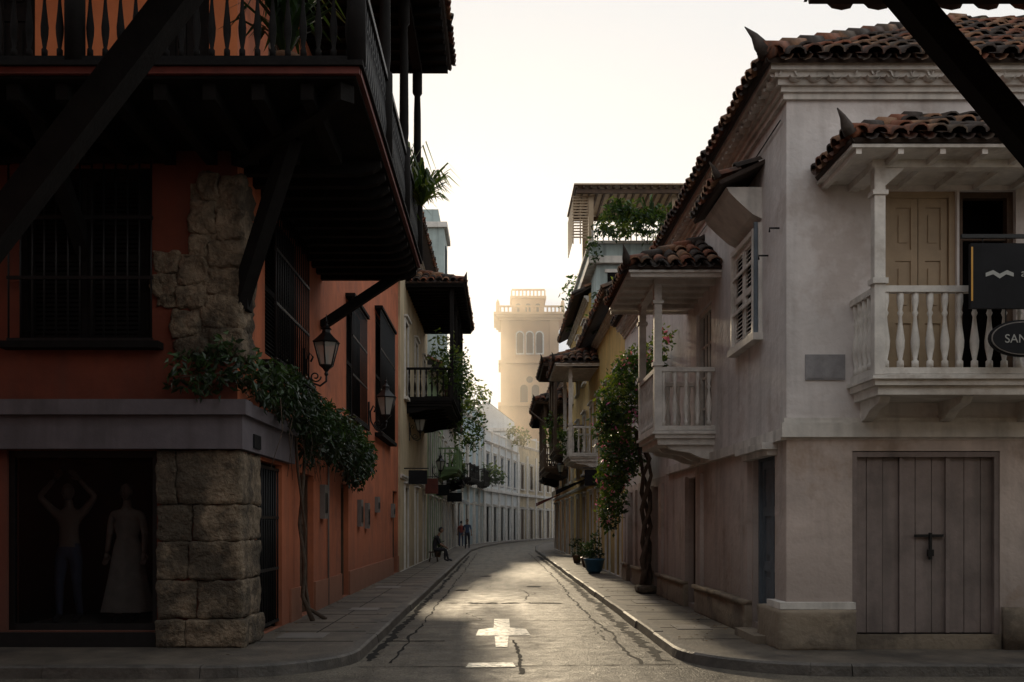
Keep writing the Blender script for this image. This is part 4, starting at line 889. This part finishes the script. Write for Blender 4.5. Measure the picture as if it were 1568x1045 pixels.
for (x,y,z,r) in ((-.6,78,4.9,.9),(1.6,91,8.9,1.1),(-2.,70,9.8,1.2)): potplant('balcony_plants',(x,y,z),r,400,.35,spiky=False,pot=False,h=1.6*r)
th=Thing('white_gabled_hall'); w=F((-3.2,94),(1,0),(0,-1))
vs=[w.p(0,0,0),w.p(4.6,0,0),w.p(4.6,0,11.2),w.p(2.0,0,13.2),w.p(0,0,12.0),w.p(0,-12,0),w.p(4.6,-12,0),w.p(4.6,-12,11.2),w.p(2.,-12,13.2),w.p(0,-12,12.)]
th.add('walls',PALE,vs,[(0,1,2,3,4),(9,8,7,6,5),(1,6,7,2),(0,4,9,5)]); th.add('roof',T1,[Vector(v)+Vector((0,0,.05)) for v in (vs[2],vs[3],vs[8],vs[7],vs[4],vs[9])],[(0,1,2,3),(1,4,5,2)])
th.box('cornice',TRIM,w,-.1,4.7,0,.15,10.4,10.7); th.done()

def exR2(th,fr,L):
    balcony(th,fr,7.4,10.4,4.0,1.0,WWOOD,rh=1.,roofz=7.1,rise=.7,over=.55,sp=.2,k=1.2,hseg=6,tsp=.24,soffit=WWOOD); shopsign(th,fr,4,2.8,.6,.5)
townhouse('ochre_low_house',(3.4,27),(3.4,38),-1,8.0,YELLOW,4,extra=exR2,wmat=DWOOD2)
def exR3(th,fr,L):
    balcony(th,fr,2.,6.,4.6,1.2,DWOOD2,rh=1.,roofz=8.0,rise=.8,over=.5,sp=.22,k=1.2,hseg=6,tsp=.26)
    awn(th,fr,1,4,2.9,1.2,SIGNM); th.tube('flag_pole',DWOOD2,[fr.p(6.5,0,5.0),fr.p(6.3,2.0,6.6)],.03,6)
townhouse('yellow_balcony_house',(3.4,38),(3.4,48),-1,10.4,YELLOW,3,extra=exR3,floors=3,wmat=WWOOD)
def exR4(th,fr,L):
    balcony(th,fr,1,6,4.4,1.2,DWOOD2,rh=1.,roofz=7.6,rise=.8,over=.5,sp=.25,k=1.2,hseg=6,tsp=.28); balcony(th,fr,7.5,11,4.2,1.,DWOOD,rh=1.,roofz=7.4,rise=.8,over=.5,sp=.25,k=1.2,hseg=6,tsp=.28); awn(th,fr,8,11,2.8,1.2,REDTRIM)
townhouse('brown_balcony_house',(3.4,48),(3.35,61),-1,9.2,OCHRE,4,extra=exR4)
townhouse('cream_end_house',(3.35,61),(5.3,78),-1,8.5,CREAM,4)
townhouse('pale_bend_house',(5.3,78),(10.5,104),-1,8.5,WHITE,6)
potplant('balcony_plants',(2.5,36,4.1),.45,500,.16,spiky=False,pot=False,h=1.2); potplant('balcony_plants',(2.35,42,4.8),.5,500,.18,spiky=False,pot=False,h=1.5)
# pergola building
th=Thing('rooftop_pergola_building'); w=F((0,36),(1,0),(0,-1))
th.box('walls',TEAL,w,3.5,8.2,-9,0,5,11.0); th.box('parapet',TEAL,w,3.3,8.4,-9.1,.15,11.25,11.7); th.box('cornice',TRIM,w,3.2,8.5,-9.2,.25,11.0,11.25); th.box('cornice',TRIM,w,3.2,8.5,-9.2,.22,11.7,11.8)
th.box('lower_block',TRIM,w,3.42,8.3,-9,.1,8.6,9.3)
for a in (3.9,5.2,6.5): th.box('windows',DARK,w,a,a+.6,.0,.02,9.5,10.7); th.box('window_trim',TRIM,w,a-.1,a+.7,.0,.06,10.7,10.82)
th.box('terrace_rail',TRIM,w,3.3,8.4,.05,.1,12.15,12.2)
for i in range(26): th.box('terrace_rail',TRIM,w,3.32+i*.2,3.36+i*.2,.055,.095,11.8,12.15)
for x in (3.3,6.3,8.2):
    for d in (0,-2.6): th.box('pergola_posts',BEIGE,w,x-.09,x+.09,d-.09,d+.09,11.8,13.45)
for d in (.35,-2.9): th.box('pergola_beams',DWOOD2,w,2.75,7.6 if d>0 else 8.6,d-.06,d+.06,13.45,13.60)
for i in range(22):
    a=2.7+i*.27; th.box('pergola_slats',DWOOD2,w,a,a+.07,-3.1,.55,13.60,13.68)
th.box('pergola_cane',BEIGE,w,2.65,8.7,-3.15,.6,13.68,13.73)
for i in range(15): th.box('side_screen',BEIGE,w,2.65,3.2,.0,.03,11.95+i*.105,12.0+i*.105)
for a in (2.66,2.92,3.18): th.box('side_screen',BEIGE,w,a-.02,a+.02,-.04,-.005,11.75,13.45)
for i in range(12): th.box('side_screen',BEIGE,w,2.66,2.69,-2.9,-.05,12.0+i*.12,12.05+i*.12)
th.leaves(LG,[((4.3,35.2,12.4),(.8,.5,.65)),((5.6,35.2,12.2),(.9,.5,.6)),((7.0,35.4,12.3),(.7,.5,.6)),((6.9,35.2,12.9),(.35,.4,.5)),((3.6,35.8,12.2),(.3,.4,.3)),((4.2,34.9,11.9),(.5,.3,.3)),((3.35,35.5,11.4),(.25,.3,.5))],3400,.18)
for (x,dz) in ((5.4,12.1),(6.1,12.0),(4.4,12.1),(7.6,12.2)):
    for i in range(24):
        a=U(0,6.28); L=U(.5,.95); c=Vector((x,35.2,dz)); dd=Vector((math.cos(a),math.sin(a)*.6,0)); rs=U(.3,1.1)
        nm,mt=LG[int(R()*3)]; p1=c+dd*L*.5+Vector((0,0,rs)); p2=c+dd*L+Vector((0,0,rs*.75)); sv=Vector((-dd.y,dd.x,.3)).normalized()*.06
        th.add(nm,mt,[c-sv*.3,c+sv*.3,p1+sv,p1-sv,p2],[(0,1,2,3),(3,2,4)])
th.done()
potplant('rooftop_plants',(3.6,33,7.9),.6,500,.2,spiky=False,pot=False,h=1.4); potplant('rooftop_plants',(3.5,44,10.3),.8,500,.25,spiky=False,pot=False,h=2.2); potplant('rooftop_plants',(3.9,29,8.),.5,300,.18,spiky=False,pot=False,h=1.)

# ------------------------------------------------------------ tower
th=Thing('church_bell_tower'); ty=135; w=F((0,ty),(1,0),(0,-1)); TW=8.15
def arch(part,mat,cx,z0,z1,hw,d):
    n=12; pts=[(cx-hw,z0),(cx+hw,z0)]+[(cx+hw*math.cos(math.pi*i/n),z1+hw*math.sin(math.pi*i/n)) for i in range(n+1)]
    vs=[w.p(a,d,z) for a,z in pts]; th.add(part,mat,vs,[tuple(range(len(vs)))])
th.box('shaft',TOWERM,w,.3,TW-.3,-7.5,0,0,29.6)
for a in (.3,TW-1.2): th.box('corner_piers',TOWERM,w,a-.15,a+1.05,0,.3,0,29.4)
for z,pr,h in ((17.6,.5,.5),(23.4,.45,.4),(29.2,.5,.35),(29.55,.8,.35),(29.9,1.1,.3)): th.box('cornices',TOWERM,w,.3-pr,TW-.3+pr,-7.5-pr,pr,z,z+h)
for i in range(3):
    c=2.75+i*1.32; arch('arch_surround',TRIM,c,24.6,27.2,.62,.12); arch('arch_openings',TOWERD,c,24.8,27.2,.42,.2)
    th.box('arch_surround',TOWERM,w,c-.7,c-.56,.0,.3,24.4,27.4)
arch('arch_surround',TOWERM,4.07,17.9,20.4,1.75,.12); 
for c in (3.3,4.85): arch('arch_openings',TOWERD,c,18.1,20.,.5,.2)
n=16; th.add('rose_window',TOWERD,[w.p(4.07+.45*math.cos(2*math.pi*i/n),.22,21.2+.45*math.sin(2*math.pi*i/n)) for i in range(n)],[tuple(range(n))])
def balus(a0,a1,z0,d,h):
    th.box('parapet_rail',TOWERM,w,a0,a1,d-.15,d+.15,z0+h-.2,z0+h); k=int((a1-a0)/.5)
    for i in range(k+1): a=a0+(a1-a0)*i/k; th.box('parapet_balusters',TOWERM,w,a-.1,a+.1,d-.1,d+.1,z0,z0+h-.2)
balus(-.4,TW+.4,30.2,.7,.9); balus(-.4,TW+.4,30.2,-7.9,.9)
for a in (-.5,TW+.1): th.box('parapet_piers',TOWERM,w,a,a+.5,.5,.9,30.2,31.4); th.lathe('finials',TOWERM,tuple(w.p(a+.25,.7,31.4)),[(.2,0),(.25,.2),(.1,.4),(.02,.6)],6)
c0_,c1_=1.75,6.1
th.box('belfry',TOWERM,w,c0_,c1_,-6,-1.8,30.2,32.6); th.box('belfry_cornice',TOWERM,w,c0_-.3,c1_+.3,-6.3,-1.5,32.6,32.95)
for a in (2.2,3.55,4.9): arch('belfry_openings',TOWERD,a+.35,30.7,31.6,.35,-1.75)
balus(c0_-.1,c1_+.1,32.95,-1.7,.95)
th.box('nave',TOWERM,w,8,30,-30,-2,0,14)
th.done()

# ------------------------------------------------------------ near buildings beside the camera (struts reach into view)
th=Thing('near_left_building'); w=F((-3.3,0),(0,1),(1,0))
th.wall('walls',ORANGE,w,-9,6.1,0,11,[(1,2.2,.13,2.5),(-4,-2.8,.13,2.5)],.2); body(th,ORANGE,w,-9,6.1,11,11)
fill(th,w,1,2.2,.13,2.5,'panel',DWOOD2); fill(th,w,-4,-2.8,.13,2.5,'panel',DWOOD2)
th.box('balcony_deck',DWOOD,w,-8,6.05,0,1.7,4.95,5.1); railing(th,DWOOD,(-1.65,-8),(-1.65,6.0),5.1,1.,.2,1.)
th.box('shading_eave',DWOOD,w,-8,7.9,-11,1.9,8.6,8.75)  # unseen deep eave, added to shade the terracotta corner front
for y in (5.95,3.2): th.beam('struts',DWOOD,(-3.35,y,2.90),(-1.78,y,4.93),.17,.17)
th.done()
th=Thing('near_right_building'); w=F((3.5,0),(0,1),(-1,0))
th.wall('walls',CREAM,w,-9,6.1,0,5.3,[(1,2.2,.13,2.5),(-4,-2.8,.13,2.5)],.2); body(th,CREAM,w,-9,6.1,5.3,9)
fill(th,w,1,2.2,.13,2.5,'panel',DWOOD2); fill(th,w,-4,-2.8,.13,2.5,'panel',DWOOD2)
th.box('canopy_deck',DWOOD,w,-8,6.0,0,1.5,4.93,5.0)
for y in (5.95,3.2): th.beam('struts',DWOOD,(3.6,y,3.36),(2.28,y,4.92),.14,.15)
tiles(th,(1.9,6.15,4.86),(3.5,6.15,4.86),Vector((0,-1.2,.6)),sp=.22)
th.done()
th=Thing('building_behind_camera'); w=F((0,-12),(1,0),(0,1))
th.wall('walls',GREYW,w,-14,14,0,5,[(-3,-1.6,.1,2.6),(2,3.4,.1,2.6)],.2); body(th,GREYW,w,-14,14,5,8)
fill(th,w,-3,-1.6,.1,2.6,'panel',DWOOD2); fill(th,w,2,3.4,.1,2.6,'panel',DWOOD2); th.done()

# ------------------------------------------------------------ haze, light, camera
AZ=-2.8; EL=13.5
hz=bpy.data.materials.new('haze'); hz.use_nodes=True; hz.node_tree.nodes.clear(); N=hz.node_tree.nodes; o=N.new('ShaderNodeOutputMaterial'); v=N.new('ShaderNodeVolumeScatter'); v.inputs['Color'].default_value=(1,.90,.76,1); v.inputs['Density'].default_value=.0048; v.inputs['Anisotropy'].default_value=.68; hz.node_tree.links.new(v.outputs[0],o.inputs['Volume'])
hv=[(x,y,z) for z in (.3,42) for x,y in ((-30,62),(40,62),(40,134),(-30,134))]
single('morning_haze',hz,hv,[(0,3,2,1),(4,5,6,7),(0,1,5,4),(1,2,6,5),(2,3,7,6),(3,0,4,7)])
wd=bpy.data.worlds.new('World'); scene.world=wd; wd.use_nodes=True; N=wd.node_tree.nodes; L=wd.node_tree.links
bg=N['Background']; sk=N.new('ShaderNodeTexSky'); sk.sky_type='NISHITA'; sk.sun_disc=False; sk.sun_elevation=math.radians(EL); sk.sun_rotation=math.radians(AZ); sk.air_density=1.; sk.dust_density=3.5; sk.ozone_density=1.
hs_=N.new('ShaderNodeHueSaturation'); hs_.inputs['Saturation'].default_value=.6; gm=N.new('ShaderNodeGamma'); gm.inputs[1].default_value=.42
ml=N.new('ShaderNodeVectorMath'); ml.operation='SCALE'; ml.inputs[3].default_value=6.2
mn_=N.new('ShaderNodeVectorMath'); mn_.operation='MINIMUM'; mn_.inputs[1].default_value=(7.3,7.22,7.08)
L.new(sk.outputs[0],hs_.inputs['Color']); L.new(hs_.outputs[0],gm.inputs[0]); L.new(gm.outputs[0],ml.inputs[0]); L.new(ml.outputs[0],mn_.inputs[0]); L.new(mn_.outputs[0],bg.inputs[0]); bg.inputs[1].default_value=.12
sd_=Vector((math.sin(math.radians(AZ))*math.cos(math.radians(EL)),math.cos(math.radians(AZ))*math.cos(math.radians(EL)),math.sin(math.radians(EL))))
sl=bpy.data.lights.new('sun','SUN'); sl.energy=2.2; sl.angle=math.radians(1.6); sl.color=(1,.78,.50); so=bpy.data.objects.new('sun',sl); so.rotation_euler=sd_.to_track_quat('Z','Y').to_euler(); so.location=(0,0,30); scene.collection.objects.link(so)
cam=bpy.data.cameras.new('camera'); cam.lens=35; cam.sensor_width=36; cam.shift_x=.0121; cam.shift_y=.179; cam.clip_end=3000; cam.clip_start=.1
co=bpy.data.objects.new('camera',cam); co.location=(0,0,1.6); co.rotation_euler=(math.pi/2,0,0); scene.collection.objects.link(co); scene.camera=co
